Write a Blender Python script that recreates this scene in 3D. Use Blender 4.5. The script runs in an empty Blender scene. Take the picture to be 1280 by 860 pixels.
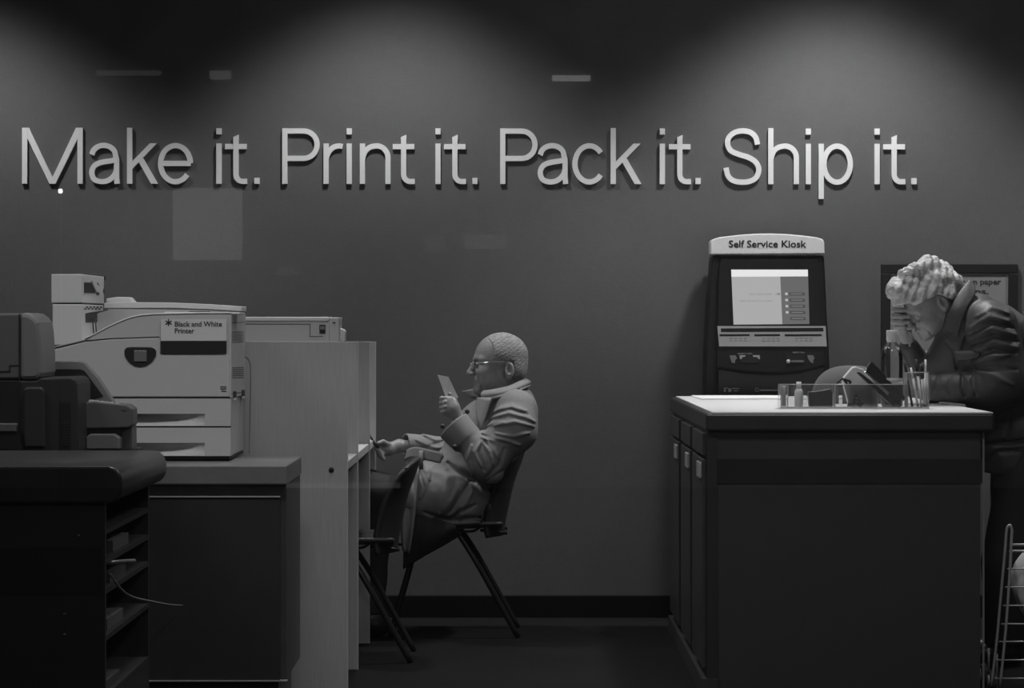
import bpy, bmesh, math, random
import numpy as np
from mathutils import Vector, Matrix
random.seed(7)
C = bpy.context.scene.collection
K = 1.107; E = 1.183; F = 3600.0
def Yof(so): return F/(so*K)
def at(px, py, Y):
    s = F/Y
    return Vector(((px-640)/s, Y, E-(py-405)/s))
def P(px, py, so): return at(px, py, Yof(so))
def onX(c, px, py):
    s = (px-640)/c
    return Vector((c, F/s, E-(py-405)/s))
# ---------------------------------------------------------------- materials
MATS = {}
def mat(name, col, rough=.6, metal=0., noise=0., nscale=40., bump=0., bscale=80., emit=None, stretch=(1,1,1), spec=.5, coat=0.):
    m = bpy.data.materials.new(name); m.use_nodes = True
    nt = m.node_tree; b = nt.nodes['Principled BSDF']
    c = (col, col, col, 1) if not isinstance(col, tuple) else col
    b.inputs['Base Color'].default_value = c
    b.inputs['Roughness'].default_value = rough
    b.inputs['Metallic'].default_value = metal
    b.inputs['Specular IOR Level'].default_value = spec
    b.inputs['Coat Weight'].default_value = coat
    tc = nt.nodes.new('ShaderNodeTexCoord'); mp = nt.nodes.new('ShaderNodeMapping')
    mp.inputs['Scale'].default_value = stretch
    nt.links.new(tc.outputs['Object'], mp.inputs['Vector'])
    if noise > 0:
        n = nt.nodes.new('ShaderNodeTexNoise'); n.inputs['Scale'].default_value = nscale; n.inputs['Detail'].default_value = 4
        r = nt.nodes.new('ShaderNodeMapRange'); r.inputs['From Min'].default_value=.3; r.inputs['From Max'].default_value=.7
        r.inputs['To Min'].default_value = c[0]*(1-noise); r.inputs['To Max'].default_value = c[0]*(1+noise)
        nt.links.new(mp.outputs[0], n.inputs['Vector']); nt.links.new(n.outputs[0], r.inputs[0]); nt.links.new(r.outputs[0], b.inputs['Base Color'])
    if bump > 0:
        n2 = nt.nodes.new('ShaderNodeTexNoise'); n2.inputs['Scale'].default_value = bscale; n2.inputs['Detail'].default_value = 5
        bp = nt.nodes.new('ShaderNodeBump'); bp.inputs['Strength'].default_value = bump; bp.inputs['Distance'].default_value = .01
        nt.links.new(mp.outputs[0], n2.inputs['Vector']); nt.links.new(n2.outputs[0], bp.inputs['Height']); nt.links.new(bp.outputs[0], b.inputs['Normal'])
    if emit is not None:
        b.inputs['Emission Color'].default_value = (1,1,1,1); b.inputs['Emission Strength'].default_value = emit
    MATS[name] = m
    return m
def clear_mat(name, tint=.97, rough=.02, refl_ior=1.49, body=0., bodycol=.5):
    m = bpy.data.materials.new(name); m.use_nodes = True
    nt = m.node_tree; nt.nodes.clear()
    o = nt.nodes.new('ShaderNodeOutputMaterial'); t = nt.nodes.new('ShaderNodeBsdfTransparent'); g = nt.nodes.new('ShaderNodeBsdfGlossy')
    t.inputs[0].default_value = (tint,tint,tint,1); g.inputs['Roughness'].default_value = rough; g.inputs[0].default_value=(1,1,1,1)
    fr = nt.nodes.new('ShaderNodeFresnel'); fr.inputs[0].default_value = refl_ior
    mx = nt.nodes.new('ShaderNodeMixShader'); nt.links.new(fr.outputs[0], mx.inputs[0])
    base = t
    if body > 0:
        d = nt.nodes.new('ShaderNodeBsdfDiffuse'); d.inputs[0].default_value = (bodycol,)*3+(1,)
        m2 = nt.nodes.new('ShaderNodeMixShader'); m2.inputs[0].default_value = body
        nt.links.new(t.outputs[0], m2.inputs[1]); nt.links.new(d.outputs[0], m2.inputs[2]); base = m2
    nt.links.new(base.outputs[0], mx.inputs[1]); nt.links.new(g.outputs[0], mx.inputs[2]); nt.links.new(mx.outputs[0], o.inputs[0])
    MATS[name] = m
    return m
# ---------------------------------------------------------------- objects
def tag(o, label=None, cat=None, group=None, kind=None):
    if label: o['label'] = label
    if cat: o['category'] = cat
    if group: o['group'] = group
    if kind: o['kind'] = kind
    return o
def thing(name, loc, label, cat, group=None, rotz=0):
    o = bpy.data.objects.new(name, None); C.objects.link(o)
    o.empty_display_size = .1
    o.location = loc; o.rotation_euler = (0,0,rotz)
    return tag(o, label, cat, group)
def worldloc(o):
    v = Vector(o.location); p = o.parent
    while p: v = v + Vector(p.location); p = p.parent
    return v
class MB:
    def __init__(s): s.v = []; s.f = []; s.sm = []
    def add(s, vs, fs, smooth=False):
        b = len(s.v); s.v += [tuple(v) for v in vs]; s.f += [tuple(i+b for i in f) for f in fs]; s.sm += [smooth]*len(fs); return s
    def box(s, x0, x1, y0, y1, z0, z1):
        v = [(x0,y0,z0),(x1,y0,z0),(x1,y1,z0),(x0,y1,z0),(x0,y0,z1),(x1,y0,z1),(x1,y1,z1),(x0,y1,z1)]
        return s.hexa(v)
    def hexa(s, v): return s.add(v, [(0,3,2,1),(4,5,6,7),(0,1,5,4),(1,2,6,5),(2,3,7,6),(3,0,4,7)])
    def pbox(s, x0, x1, y0, y1, so, depth, off=0.):
        "box whose front face covers the given picture rectangle at scale so"
        Y = Yof(so)+off; a = at(x0, y1, Y); b = at(x1, y0, Y)
        return s.box(a.x, b.x, Y, Y+depth, a.z, b.z)
    def prism(s, poly, y0, y1, smooth=False):
        "poly: list of (x,z); extruded along y"
        n = len(poly); v = [(x,y0,z) for x,z in poly]+[(x,y1,z) for x,z in poly]
        ar = sum(poly[i][0]*poly[(i+1)%n][1]-poly[(i+1)%n][0]*poly[i][1] for i in range(n))
        fs = [tuple(range(n)), tuple(range(2*n-1, n-1, -1))] + [(i, i+n, (i+1)%n+n, (i+1)%n) for i in range(n)]
        if ar < 0: fs = [tuple(reversed(f)) for f in fs]
        b = len(s.v); s.v += v; s.f += [tuple(i+b for i in f) for f in fs]; s.sm += [False,False]+[smooth]*n
        return s
    def pprism(s, pts, so, depth, off=0., smooth=False):
        Y = Yof(so)+off
        return s.prism([(at(x,y,Y).x, at(x,y,Y).z) for x,y in pts], Y, Y+depth, smooth)
    def prismX(s, poly, x0, x1, smooth=False):
        "poly: list of (y,z); extruded along x"
        n = len(poly); v = [(x0,y,z) for y,z in poly]+[(x1,y,z) for y,z in poly]
        ar = sum(poly[i][0]*poly[(i+1)%n][1]-poly[(i+1)%n][0]*poly[i][1] for i in range(n))
        fs = [tuple(range(n-1,-1,-1)), tuple(range(n, 2*n))] + [(i, (i+1)%n, (i+1)%n+n, i+n) for i in range(n)]
        if ar < 0: fs = [tuple(reversed(f)) for f in fs]
        b = len(s.v); s.v += v; s.f += [tuple(i+b for i in f) for f in fs]; s.sm += [False,False]+[smooth]*n
        return s
    def prismZ(s, poly, z0, z1, smooth=False):
        n = len(poly); v = [(x,y,z0) for x,y in poly]+[(x,y,z1) for x,y in poly]
        ar = sum(poly[i][0]*poly[(i+1)%n][1]-poly[(i+1)%n][0]*poly[i][1] for i in range(n))
        fs = [tuple(range(n-1,-1,-1)), tuple(range(n, 2*n))] + [(i, (i+1)%n, (i+1)%n+n, i+n) for i in range(n)]
        if ar < 0: fs = [tuple(reversed(f)) for f in fs]
        b = len(s.v); s.v += v; s.f += [tuple(i+b for i in f) for f in fs]; s.sm += [False,False]+[smooth]*n
        return s
    def tube(s, pts, r, n=10, closed=False, flat=1.):
        pts = [Vector(p) for p in pts]; m = len(pts)
        rs = r if isinstance(r, (list, tuple)) else [r]*m
        up = None; rings = []
        for i in range(m):
            a = pts[i-1] if (i>0 or closed) else pts[i]; b = pts[(i+1)%m] if (i<m-1 or closed) else pts[i]
            t = (b-a).normalized()
            if up is None:
                up = Vector((0,0,1)) if abs(t.z) < .9 else Vector((0,1,0))
            u = (up - t*up.dot(t)).normalized(); w = t.cross(u); up = u
            rings.append([pts[i]+u*math.cos(2*math.pi*k/n)*rs[i]+w*math.sin(2*math.pi*k/n)*rs[i]*flat for k in range(n)])
        v = [q for ring in rings for q in ring]; f = []
        for i in range(m if closed else m-1):
            j = (i+1)%m
            for k in range(n):
                l = (k+1)%n
                f.append((i*n+k, i*n+l, j*n+l, j*n+k))
        s.add(v, f, True)
        if not closed:
            b = len(s.v)-len(v)
            s.f.append(tuple(b+k for k in range(n-1,-1,-1))); s.sm.append(False)
            s.f.append(tuple(b+(m-1)*n+k for k in range(n))); s.sm.append(False)
        return s
    def lathe(s, prof, c, n=24, smooth=True):
        "prof: (r,z) from bottom to top about a vertical axis through c"
        v = []; f = []
        for r, z in prof:
            for k in range(n):
                a = 2*math.pi*k/n; v.append((c[0]+r*math.cos(a), c[1]+r*math.sin(a), c[2]+z))
        for i in range(len(prof)-1):
            for k in range(n):
                l = (k+1)%n; f.append((i*n+k, i*n+l, (i+1)*n+l, (i+1)*n+k))
        s.add(v, f, smooth); b = len(s.v)-len(v)
        s.f.append(tuple(b+k for k in range(n-1,-1,-1))); s.sm.append(False)
        s.f.append(tuple(b+(len(prof)-1)*n+k for k in range(n))); s.sm.append(False)
        return s
    def ball(s, c, r, nu=16, nv=10):
        if not isinstance(r, (tuple, list)): r = (r,r,r)
        v = [(c[0],c[1],c[2]-r[2])]; f = []
        for i in range(1,nv):
            t = math.pi*i/nv
            for k in range(nu):
                a = 2*math.pi*k/nu; v.append((c[0]+r[0]*math.sin(t)*math.cos(a), c[1]+r[1]*math.sin(t)*math.sin(a), c[2]-r[2]*math.cos(t)))
        v.append((c[0],c[1],c[2]+r[2]))
        for k in range(nu): f.append((0, 1+(k+1)%nu, 1+k))
        for i in range(nv-2):
            for k in range(nu): f.append((1+i*nu+k, 1+i*nu+(k+1)%nu, 1+(i+1)*nu+(k+1)%nu, 1+(i+1)*nu+k))
        L = len(v)-1
        for k in range(nu): f.append((L, 1+(nv-2)*nu+k, 1+(nv-2)*nu+(k+1)%nu))
        return s.add(v, f, True)
    def sheet(s, fn, nu, nv, th):
        "fn(u,v)->point, thickened sheet along its normals"
        g = [[Vector(fn(i/(nu-1), j/(nv-1))) for j in range(nv)] for i in range(nu)]
        fr = []; bk = []
        for i in range(nu):
            for j in range(nv):
                du = g[min(i+1,nu-1)][j]-g[max(i-1,0)][j]; dv = g[i][min(j+1,nv-1)]-g[i][max(j-1,0)]
                nn = du.cross(dv).normalized()*th/2
                fr.append(g[i][j]+nn); bk.append(g[i][j]-nn)
        N = nu*nv; f = []
        for i in range(nu-1):
            for j in range(nv-1):
                a,b,c,d = i*nv+j,(i+1)*nv+j,(i+1)*nv+j+1,i*nv+j+1
                f.append((a,b,c,d)); f.append((N+d,N+c,N+b,N+a))
        def side(a,b): f.append((b,a,N+a,N+b))
        for i in range(nu-1): side(i*nv,(i+1)*nv); side((i+1)*nv+nv-1, i*nv+nv-1)
        for j in range(nv-1): side(j+1, j); side((nu-1)*nv+j,(nu-1)*nv+j+1)
        return s.add(fr+bk, f, True)
    def build(s, name, m, parent=None, bevel=0., seg=2, smooth_angle=None, local=False):
        me = bpy.data.meshes.new(name)
        o = bpy.data.objects.new(name, me); C.objects.link(o)
        off = Vector((0,0,0))
        if parent is not None:
            o.parent = parent
            if not local: off = worldloc(parent)
        elif not local and s.v:
            # origin at the base of a free-standing mesh
            a = np.array(s.v); off = Vector(((a[:,0].min()+a[:,0].max())/2, (a[:,1].min()+a[:,1].max())/2, a[:,2].min())); o.location = off
        me.from_pydata([(x-off.x, y-off.y, z-off.z) for x,y,z in s.v], [], s.f)
        me.polygons.foreach_set('use_smooth', s.sm)
        me.materials.append(MATS[m] if isinstance(m, str) else m)
        me.update()
        if bevel > 0:
            b = o.modifiers.new('bevel', 'BEVEL'); b.width = bevel; b.segments = seg; b.limit_method = 'ANGLE'; b.angle_limit = math.radians(40); b.harden_normals = False
        return o
def text_mb(body, x0, x1, ybase, cap, so, off=0., depth=.0006, bold=.0, Y=None):
    "lettering laid out between picture columns x0..x1, on baseline ybase with capital height cap (pixels)"
    cu = bpy.data.curves.new('lettering', 'FONT'); cu.body = body; cu.size = 1; cu.offset = bold; cu.resolution_u = 3
    o = bpy.data.objects.new('lettering', cu); C.objects.link(o)
    bpy.context.view_layer.update()
    dg = bpy.context.evaluated_depsgraph_get(); me = o.evaluated_get(dg).to_mesh()
    vs = np.array([v.co[:] for v in me.vertices]); fs = [tuple(p.vertices) for p in me.polygons]
    o.evaluated_get(dg).to_mesh_clear(); C.objects.unlink(o); bpy.data.objects.remove(o); bpy.data.curves.remove(cu)
    Y = (Yof(so) if Y is None else Y)+off; s = F/Y
    mn, mx = vs[:,0].min(), vs[:,0].max()
    X0 = (x0-640)/s; X1 = (x1-640)/s; zb = E-(ybase-405)/s; sc = cap/s/.729
    m = MB()
    V = [((x-mn)/(mx-mn)*(X1-X0)+X0, Y-depth, zb+y*sc) for x,y,_ in vs]
    n = len(V)
    m.add(V, fs); m.add([(a,Y,c) for a,_,c in V], [tuple(reversed(f)) for f in fs])
    return m
def arc(cx, cy, rx, ry, a0, a1, n=16):
    return [(cx+rx*math.cos(math.radians(a0+(a1-a0)*i/n)), cy+ry*math.sin(math.radians(a0+(a1-a0)*i/n))) for i in range(n+1)]
def smoothline(pts, k=8, closed=False):
    "Catmull-Rom through pts"
    pts = [Vector(p) for p in pts]; n = len(pts); out = []
    for i in range(n if closed else n-1):
        g = lambda j: pts[j%n] if closed else pts[max(0,min(n-1,j))]
        p0,p1,p2,p3 = g(i-1),g(i),g(i+1),g(i+2)
        for t in range(k):
            u = t/k
            out.append(.5*((2*p1)+(p2-p0)*u+(2*p0-5*p1+4*p2-p3)*u*u+(3*p1-p0-3*p2+p3)*u**3))
    if not closed: out.append(pts[-1])
    return out
W_WASH=112; W_DOWN=20; W_DOWN2=108; W_MID=40; W_ISL=55; W_PRI=25
# ================================================================ materials
mat('wall_paint', .10, .6, noise=.04, nscale=60, bump=.12, bscale=260, spec=.3)
mat('ceiling_paint', .35, .9)
mat('carpet', .015, .95, noise=.35, nscale=220, bump=.8, bscale=500, spec=.1)
mat('base_black', .006, .8, spec=.1)
mat('letter_metal', .68, .55, metal=.0, noise=.04, nscale=400)
mat('glass_frame', .03, .5)
clear_mat('window_glass', .985, 0., 1.5)
mat('street', .05, .9, noise=.3, nscale=30)
# ================================================================ setting
WY = Yof(280)
def struct(mb, name, m, **k): o = mb.build(name, m, **k); o['kind'] = 'structure'; return o
GY = 6.4
struct(MB().box(-5, 5, GY, WY+.1, -.1, 0), 'floor', 'carpet')
struct(MB().box(-5.1, 5.1, WY, WY+.12, 0, 3.15), 'wall_back', 'wall_paint')
struct(MB().box(-5.12, -5, GY, WY, 0, 3.15), 'wall_left', 'wall_paint')
struct(MB().box(5, 5.12, GY, WY, 0, 3.15), 'wall_right', 'wall_paint')
struct(MB().box(-5, 5, GY, WY, 3.15, 3.25), 'ceiling', 'ceiling_paint')
b = MB(); zb = E-(744-405)/(280*K)
b.prismX([(WY-.014,0),(WY,0),(WY,zb),(WY-.010,zb),(WY-.014,zb-.003)], -5, 5); struct(b, 'baseboard_back', 'base_black')
# shop window between the street and the room
w = thing('window_1', (0, GY-.02, 0), None, None); w['kind'] = 'structure'; del_keys = [k for k in ('label','category') if k in w]
MB().box(-4.9, 4.9, GY-.035, GY-.025, .06, 3.09).build('window_pane', 'window_glass', w)
fr = MB()
for a in ((-5,-4.9,0,3.15),(4.9,5,0,3.15),(-4.9,4.9,0,.06),(-4.9,4.9,3.09,3.15)): fr.box(a[0],a[1],GY-.07,GY,a[2],a[3])
fr.build('window_frame', 'glass_frame', w, bevel=.004)
struct(MB().box(-9, 9, -9, GY-.08, -.12, -.02), 'floor_pavement', 'street')
# ================================================================ raised wall letters
def ribbon(pts, w):
    "outline polygons of a stroke of width w along pts (mitred)"
    pts = [Vector(p) for p in pts]; pts = [p for i, p in enumerate(pts) if i == 0 or (p-pts[i-1]).length > .05]; n = len(pts); L = []; R = []
    for i in range(n):
        d1 = (pts[i]-pts[i-1]).normalized() if i > 0 else None
        d2 = (pts[i+1]-pts[i]).normalized() if i < n-1 else None
        if d1 is None: d1 = d2
        if d2 is None: d2 = d1
        t = (d1+d2).normalized(); nn = Vector((-t.y, t.x)); k = w/2/max(.35, nn.dot(Vector((-d1.y,d1.x))))
        L.append(pts[i]+nn*k); R.append(pts[i]-nn*k)
    return L, R
SW = 6.5
def glyph(ch):
    "list of ('s', path) strokes, ('sc', closed path) and ('p', polygon) pieces in pixels, baseline 0"
    h = SW/2
    if ch == 'M': return [('s',[(h,0),(h,70)]),('s',[(72.5,0),(72.5,70)]),('p',[(0,70),(8.6,70),(41.8,0),(34.2,0)]),('p',[(76,70),(67.4,70),(34.2,0),(41.8,0)])]
    if ch == 'i': return [('s',[(h,0),(h,50.5)]),('s',[(h,62),(h,69.5)])]
    if ch == 't': return [('s',[(13.6,58)]+[(13.6,14)]+arc(22,12,8.4,9,180,270,8)+[(27.5,3.2)]),('p',[(10.15,56),(17.05,56),(17.05,61.5),(10.15,58.5)]),('s',[(0,46.7),(27,46.7)])]
    if ch == '.': return [('s',[(3.4,0),(3.4,7.6)])]
    if ch == 'k': return [('s',[(h,0),(h,70)]),('p',[(5,17),(5,26.5),(28.5,50.5),(37.4,50.5)]),('p',[(13.3,29.6),(18.6,34.9),(38.5,0),(30,0)])]
    if ch == 'a': return [('s',[(3.5,36.5)]+arc(18.5,36,14.6,12,172,20,12)+[(34.6,30),(34.6,8),(35.3,0)]),
                          ('s',smoothline([(34.6,30.2),(27,28.6),(15,26.6),(7,22.5),(3.6,14.5),(6.5,5.8),(15.5,2.6),(25,4.6),(32,11),(34.6,18)],5))]
    if ch == 'e': return [('s',[(4,25.5),(41.5,25.5)]),('s',arc(22.2,25.2,18.6,22.6,1,322,30))]
    if ch == 'c': return [('s',arc(21.5,25.2,18,22.6,38,322,28))]
    if ch == 'P': return [('s',[(h,0),(h,69.5)]),('s',[(h,66.1),(27,66.1)]+arc(27,49,16.6,17.1,90,-90,16)+[(h,31.9)])]
    if ch == 'r': return [('s',[(h,0),(h,50.5)]),('s',smoothline([(h,31),(6,39),(12,45.5),(19,47.4),(24,46.8)],5))]
    if ch in 'nh': return [('s',[(h,0),(h,50.5 if ch=='n' else 70)]),('s',[(h,30)]+smoothline([(h,31),(6.5,40.5),(13,46),(21,47.6)],4)+arc(21,33,14.2,14.6,85,0,10)+[(35.2,0)])]
    if ch == 'S': return [('s',smoothline([(42.6,49.5),(40.5,58.5),(34,64.6),(24,66.6),(13.5,64.2),(6.6,57.5),(5.6,49),(10,41.4),(20,37),(31,33.6),(40,28),(44.3,19.5),(42,9.5),(34.5,4),(24,2.4),(13,4.2),(6,10.2),(3.4,20.5)],5))]
    if ch == 'p': return [('s',[(h,-18.5),(h,50.5)]),('s',arc(23.2,25,16.5,22.6,186,-174,32))]
LET = [('M',27.5,'Make'),('a',111,'Make'),('k',158.7,'Make'),('e',197,'Make'),
 ('i',270.3,'the it after Make'),('t',281.2,'the it after Make'),('.',317.7,'the it after Make'),
 ('P',352.7,'Print'),('r',404.3,'Print'),('i',433.2,'Print'),('n',449.7,'Print'),('t',490.9,'Print'),
 ('i',544.2,'the it after Print'),('t',555,'the it after Print'),('.',590.3,'the it after Print'),
 ('P',625.2,'Pack'),('a',671.7,'Pack'),('c',715.2,'Pack'),('k',763.3,'Pack'),
 ('i',824.7,'the it after Pack'),('t',836.2,'the it after Pack'),('.',869.2,'the it after Pack'),
 ('S',904.2,'Ship'),('h',960.3,'Ship'),('i',1007.2,'Ship'),('p',1023.3,'Ship'),
 ('i',1093.2,'the it after Ship'),('t',1104.2,'the it after Ship'),('.',1139.2,'the it after Ship')]
LY = WY-.013; LS = F/LY
for ch, x, word in LET:
    m = MB(); base = 229.6+ (x-27)/1120*.6
    def tow(q): p = at(x+q[0], base-q[1], LY); return (p.x, p.z)
    pieces = glyph(ch); eps = 0
    for kind, pts in pieces:
        y0 = LY+eps; eps += .0004
        if kind == 'p': m.prism([tow(q) for q in pts], y0, LY+.0135)
        else:
            L, R = ribbon(pts, SW if kind=='s' else SW)
            if ch == '.' : pass
            L = [tow(q) for q in L]; R = [tow(q) for q in R]
            n = len(L); V = [(a,y0,c) for a,c in L]+[(a,y0,c) for a,c in R]+[(a,LY+.0135,c) for a,c in L]+[(a,LY+.0135,c) for a,c in R]
            fs = []
            for i in range(n-1):
                fs += [(i,i+n,i+n+1,i+1),(2*n+i,2*n+i+1,3*n+i+1,3*n+i),(i,i+1,2*n+i+1,2*n+i),(n+i,3*n+i,3*n+i+1,n+i+1)]
            fs += [(0,2*n,3*n,n),(n-1,2*n-1,4*n-1,3*n-1)]
            m.add(V, fs)
    nm = 'sign_period' if ch == '.' else 'sign_letter'
    lab = ('small square raised metal full stop closing %s on the back wall' % word) if ch == '.' else ('large raised pale metal letter %s of %s on the back wall' % (ch, ('the word '+word) if ' ' not in word else word))
    o = m.build(nm, 'letter_metal'); tag(o, lab, 'letter', 'raised metal letters on the back wall')
    bm = bmesh.new(); bm.from_mesh(o.data); bmesh.ops.recalc_face_normals(bm, faces=bm.faces); bm.to_mesh(o.data); bm.free()
# ================================================================ materials, left side
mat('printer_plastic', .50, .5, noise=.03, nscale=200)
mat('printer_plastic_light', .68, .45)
mat('seam_black', .008, .6)
mat('opening_black', .012, .5)
mat('silver', .45, .3, metal=.8)
mat('sign_plate', .66, .5)
mat('ink', .012, .6)
mat('vent_dark', .03, .6)
mat('stand_top', .16, .35, noise=.08, nscale=30)
mat('stand_body', .055, .45, noise=.1, nscale=20)
mat('stand_door', .034, .35, noise=.08, nscale=20)
mat('edge_light', .4, .4)
mat('laminate', .40, .5, noise=.07, nscale=14, stretch=(14,14,.6), bump=.05, bscale=60)
mat('laminate_edge', .52, .45)
mat('screw', .03, .4, metal=.6)
mat('counter_dark', .04, .3, noise=.1, nscale=25)
mat('counter_black', .03, .4)
mat('copier_grey', .11, .5, noise=.04, nscale=90)
mat('copier_light', .19, .45)
mat('copier_dark', .026, .5)
mat('copier_black', .010, .5)
mat('white_plastic', .7, .4)
mat('paper', .8, .7)
mat('shelf_grey', .03, .5)
mat('stack_light', .10, .7)
mat('stack_grey', .05, .7)
mat('cable', .18, .4)
# ================================================================ printer stand
X0s, X1s = P(40, 0, 384).x, P(358.5, 0, 384).x
YF, YB = Yof(384), Yof(359)
zt = E-177/(384*K)
st = thing('printer_stand', ((X0s+X1s)/2, (YF+YB)/2, 0), 'low dark cabinet with thick pale-edged top carrying the large black and white printer', 'cabinet')
zu = E-(606-405)/(384*K)
MB().box(X0s, X1s, YF, YB, zu, zt).build('top_slab', 'stand_top', st, bevel=.004)
zb0 = E-446/(384*K)
MB().box(X0s+.02, X1s-.004, YF+.03, YB, zb0, zu).build('carcass', 'stand_body', st, bevel=.002)
MB().pbox(60, 350, 622, 850.5, 384, .02, .012).build('door', 'stand_door', st, bevel=.0015)
MB().pbox(60, 350, 620.3, 621.6, 384, .021, .008).build('door_trim', 'edge_light', st)
MB().pbox(60, 359, 850.5, 852, 384, .02, .006).build('bottom_trim', 'edge_light', st)
MB().box(X0s+.05, X1s-.03, YF+.06, YB-.02, 0, zb0).build('plinth', 'counter_black', st)
h = MB(); a = P(179, 704, 384); h.ball((a.x, YF+.004, a.z), (.006,.010,.010)); h.tube([(a.x,YF-.0,a.z),(a.x,YF+.03,a.z)], .003, 8)
h.build('door_knob', 'silver', st)
# ================================================================ black and white printer
SP = 372; PY = Yof(SP); PB = Yof(353.4)
pz = zt
def pp(px, py, off=0.): return at(px, py, PY+off)
pr = thing('office_printer', (pp(170,0).x, (PY+PB)/2, pz), 'large pale grey laser printer signed Black and White Printer on the low stand', 'printer')
zk = 569.5
front = [(60,570),(60,436),(80,430),(106,424.5),(118,418),(135,409),(150,402),(162,397.5),(175,394.5),(190,393.2),(215,392.4),(250,391.6),(289,391.6),(289,570)]
bb = MB().pprism([q for q in front if q[1]<560][:]+[(289,497.5),(60,497.5)], SP, PB-PY)
bb.pprism([(60,497.5),(60,570),(289,570),(289,497.5)], SP, PB-PY-.066, .066); bb.build('body', 'printer_plastic', pr)
MB().pprism([(68,570),(68,574.5),(287,574.5),(287,570)], SP, PB-PY-.02, .01).build('base', 'opening_black', pr)
# rear housing that rises behind the front cover, with its lid
Yr = Yof(359)
MB().prism([(at(x,y,Yr).x, at(x,y,Yr).z) for x,y in [(100,440),(100,398),(135,388),(134,386),(215,387),(260,388),(301.5,390.5),(301.5,440)]], Yr, PB).build('rear_housing', 'printer_plastic', pr, bevel=.003)
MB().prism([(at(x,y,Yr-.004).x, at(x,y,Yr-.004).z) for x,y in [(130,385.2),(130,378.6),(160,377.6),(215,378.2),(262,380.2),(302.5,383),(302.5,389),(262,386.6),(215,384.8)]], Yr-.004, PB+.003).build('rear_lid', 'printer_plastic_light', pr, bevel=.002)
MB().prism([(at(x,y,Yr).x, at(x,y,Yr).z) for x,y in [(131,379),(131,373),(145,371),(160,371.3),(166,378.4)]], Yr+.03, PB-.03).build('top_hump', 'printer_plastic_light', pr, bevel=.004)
# highlight on the curved cover's edge, put in as a paler tube
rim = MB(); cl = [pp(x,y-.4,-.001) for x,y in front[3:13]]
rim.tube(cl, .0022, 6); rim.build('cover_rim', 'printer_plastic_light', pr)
oc = MB(); oc.pprism([(205,391.5),(205,389.8),(300,390.6),(300,393)], SP, .16, .02); oc.build('output_tray', 'printer_plastic_light', pr, bevel=.002)
sl = MB(); sl.pbox(236, 262, 389.2, 390, SP, .03, .03); sl.build('output_slot', 'seam_black', pr)
# seams of the front
def seam(x0,y0,x1,y1,w=1.1,name='seam',so=SP,par=pr,off=-.0012,m='seam_black'):
    Y = Yof(so)+off; a = at(x0,y0,Y); b_ = at(x1,y1,Y); t=(b_-a).normalized(); nn = Vector((-t.z,0,t.x))*w/2/(F/Y)
    q = [a+nn, a-nn, b_-nn, b_+nn]; return MB().prism([(v.x,v.z) for v in q], Y, Y+.003).build(name, m, par)
MB().prism([(pp(x,y).x,pp(x,y).z) for x,y in [(69,434.2),(106,425.4),(140,422.6),(199,420.6),(199,421.8),(140,423.8),(106,427),(69,436)]], PY-.0012, PY+.002).build('seam', 'seam_black', pr)
# front door and the two paper drawers
dr = MB().pprism([(64,438.5),(106,427.5),(140,424.3),(200,422.4),(200,443),(284,443),(287,446),(287,495.8),(64,495.8)], SP, .006, -.004).build('front_door', 'printer_plastic', pr, bevel=.0015)
seam(64,497,288,497)
for (ya, yb, ts) in ((498.2, 532.6, 517.2), (534.6, 570, 553.5)):
    d = MB()
    # face of the drawer with a scooped grip: four strips around it
    x0,x1,g0,g1 = 64,287.5,100,256
    d.pbox(x0,x1+.8,ya,ts,SP,.068,-.004); d.pbox(g1,x1+.8,ts,yb,SP,.068,-.004); d.pbox(x0,g0,ts,yb,SP,.068,-.004)
    yl = yb-1.0
    def q(x,y,o): return at(x,y,PY+o)
    N=16
    vs=[]; fs=[]
    for i in range(N+1):
        u=i/N; x=g0+(g1-g0)*u; dep=.060*max(0.,1-max(0,(u-.35)/.65)**1.5)-.004
        vs += [tuple(q(x,ts,dep)), tuple(q(x,ts+(yl-ts)*.45,dep*.85)), tuple(q(x,ts+(yl-ts)*.8,dep*.3)), tuple(q(x,yl,-.004)), tuple(q(x,ts,-.004)), tuple(q(x,yb,-.004))]
    for i in range(N):
        a=i*6; b_=a+6
        for (k,l) in ((0,1),(1,2),(2,3),(3,5)): fs.append((a+k,a+l,b_+l,b_+k))
        fs.append((a+4,a+0,b_+0,b_+4))
    d.add(vs,fs,True)
    d.build('paper_drawer', 'printer_plastic', pr)
    seam(64, yb+1, 288, yb+1, 1.2)
# D shaped black button surround and square silver badge
bt = MB(); bt.pprism([(159,434.2),(167,433.6),(188,434),(193,435.5),(195.2,439),(194.8,445),(190,452.5),(183,457),(175.5,458.6),(168,457.5),(160.5,452.5),(156,445.5),(155.2,439),(156.5,435.8)], SP, .005, -.008, True)
bo = bt.build('button_surround', 'opening_black', pr, bevel=.0015)
MB().pbox(167.3,183.3,438,452,SP,.004,-.012).build('square_button','silver',bo,bevel=.0012)
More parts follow.
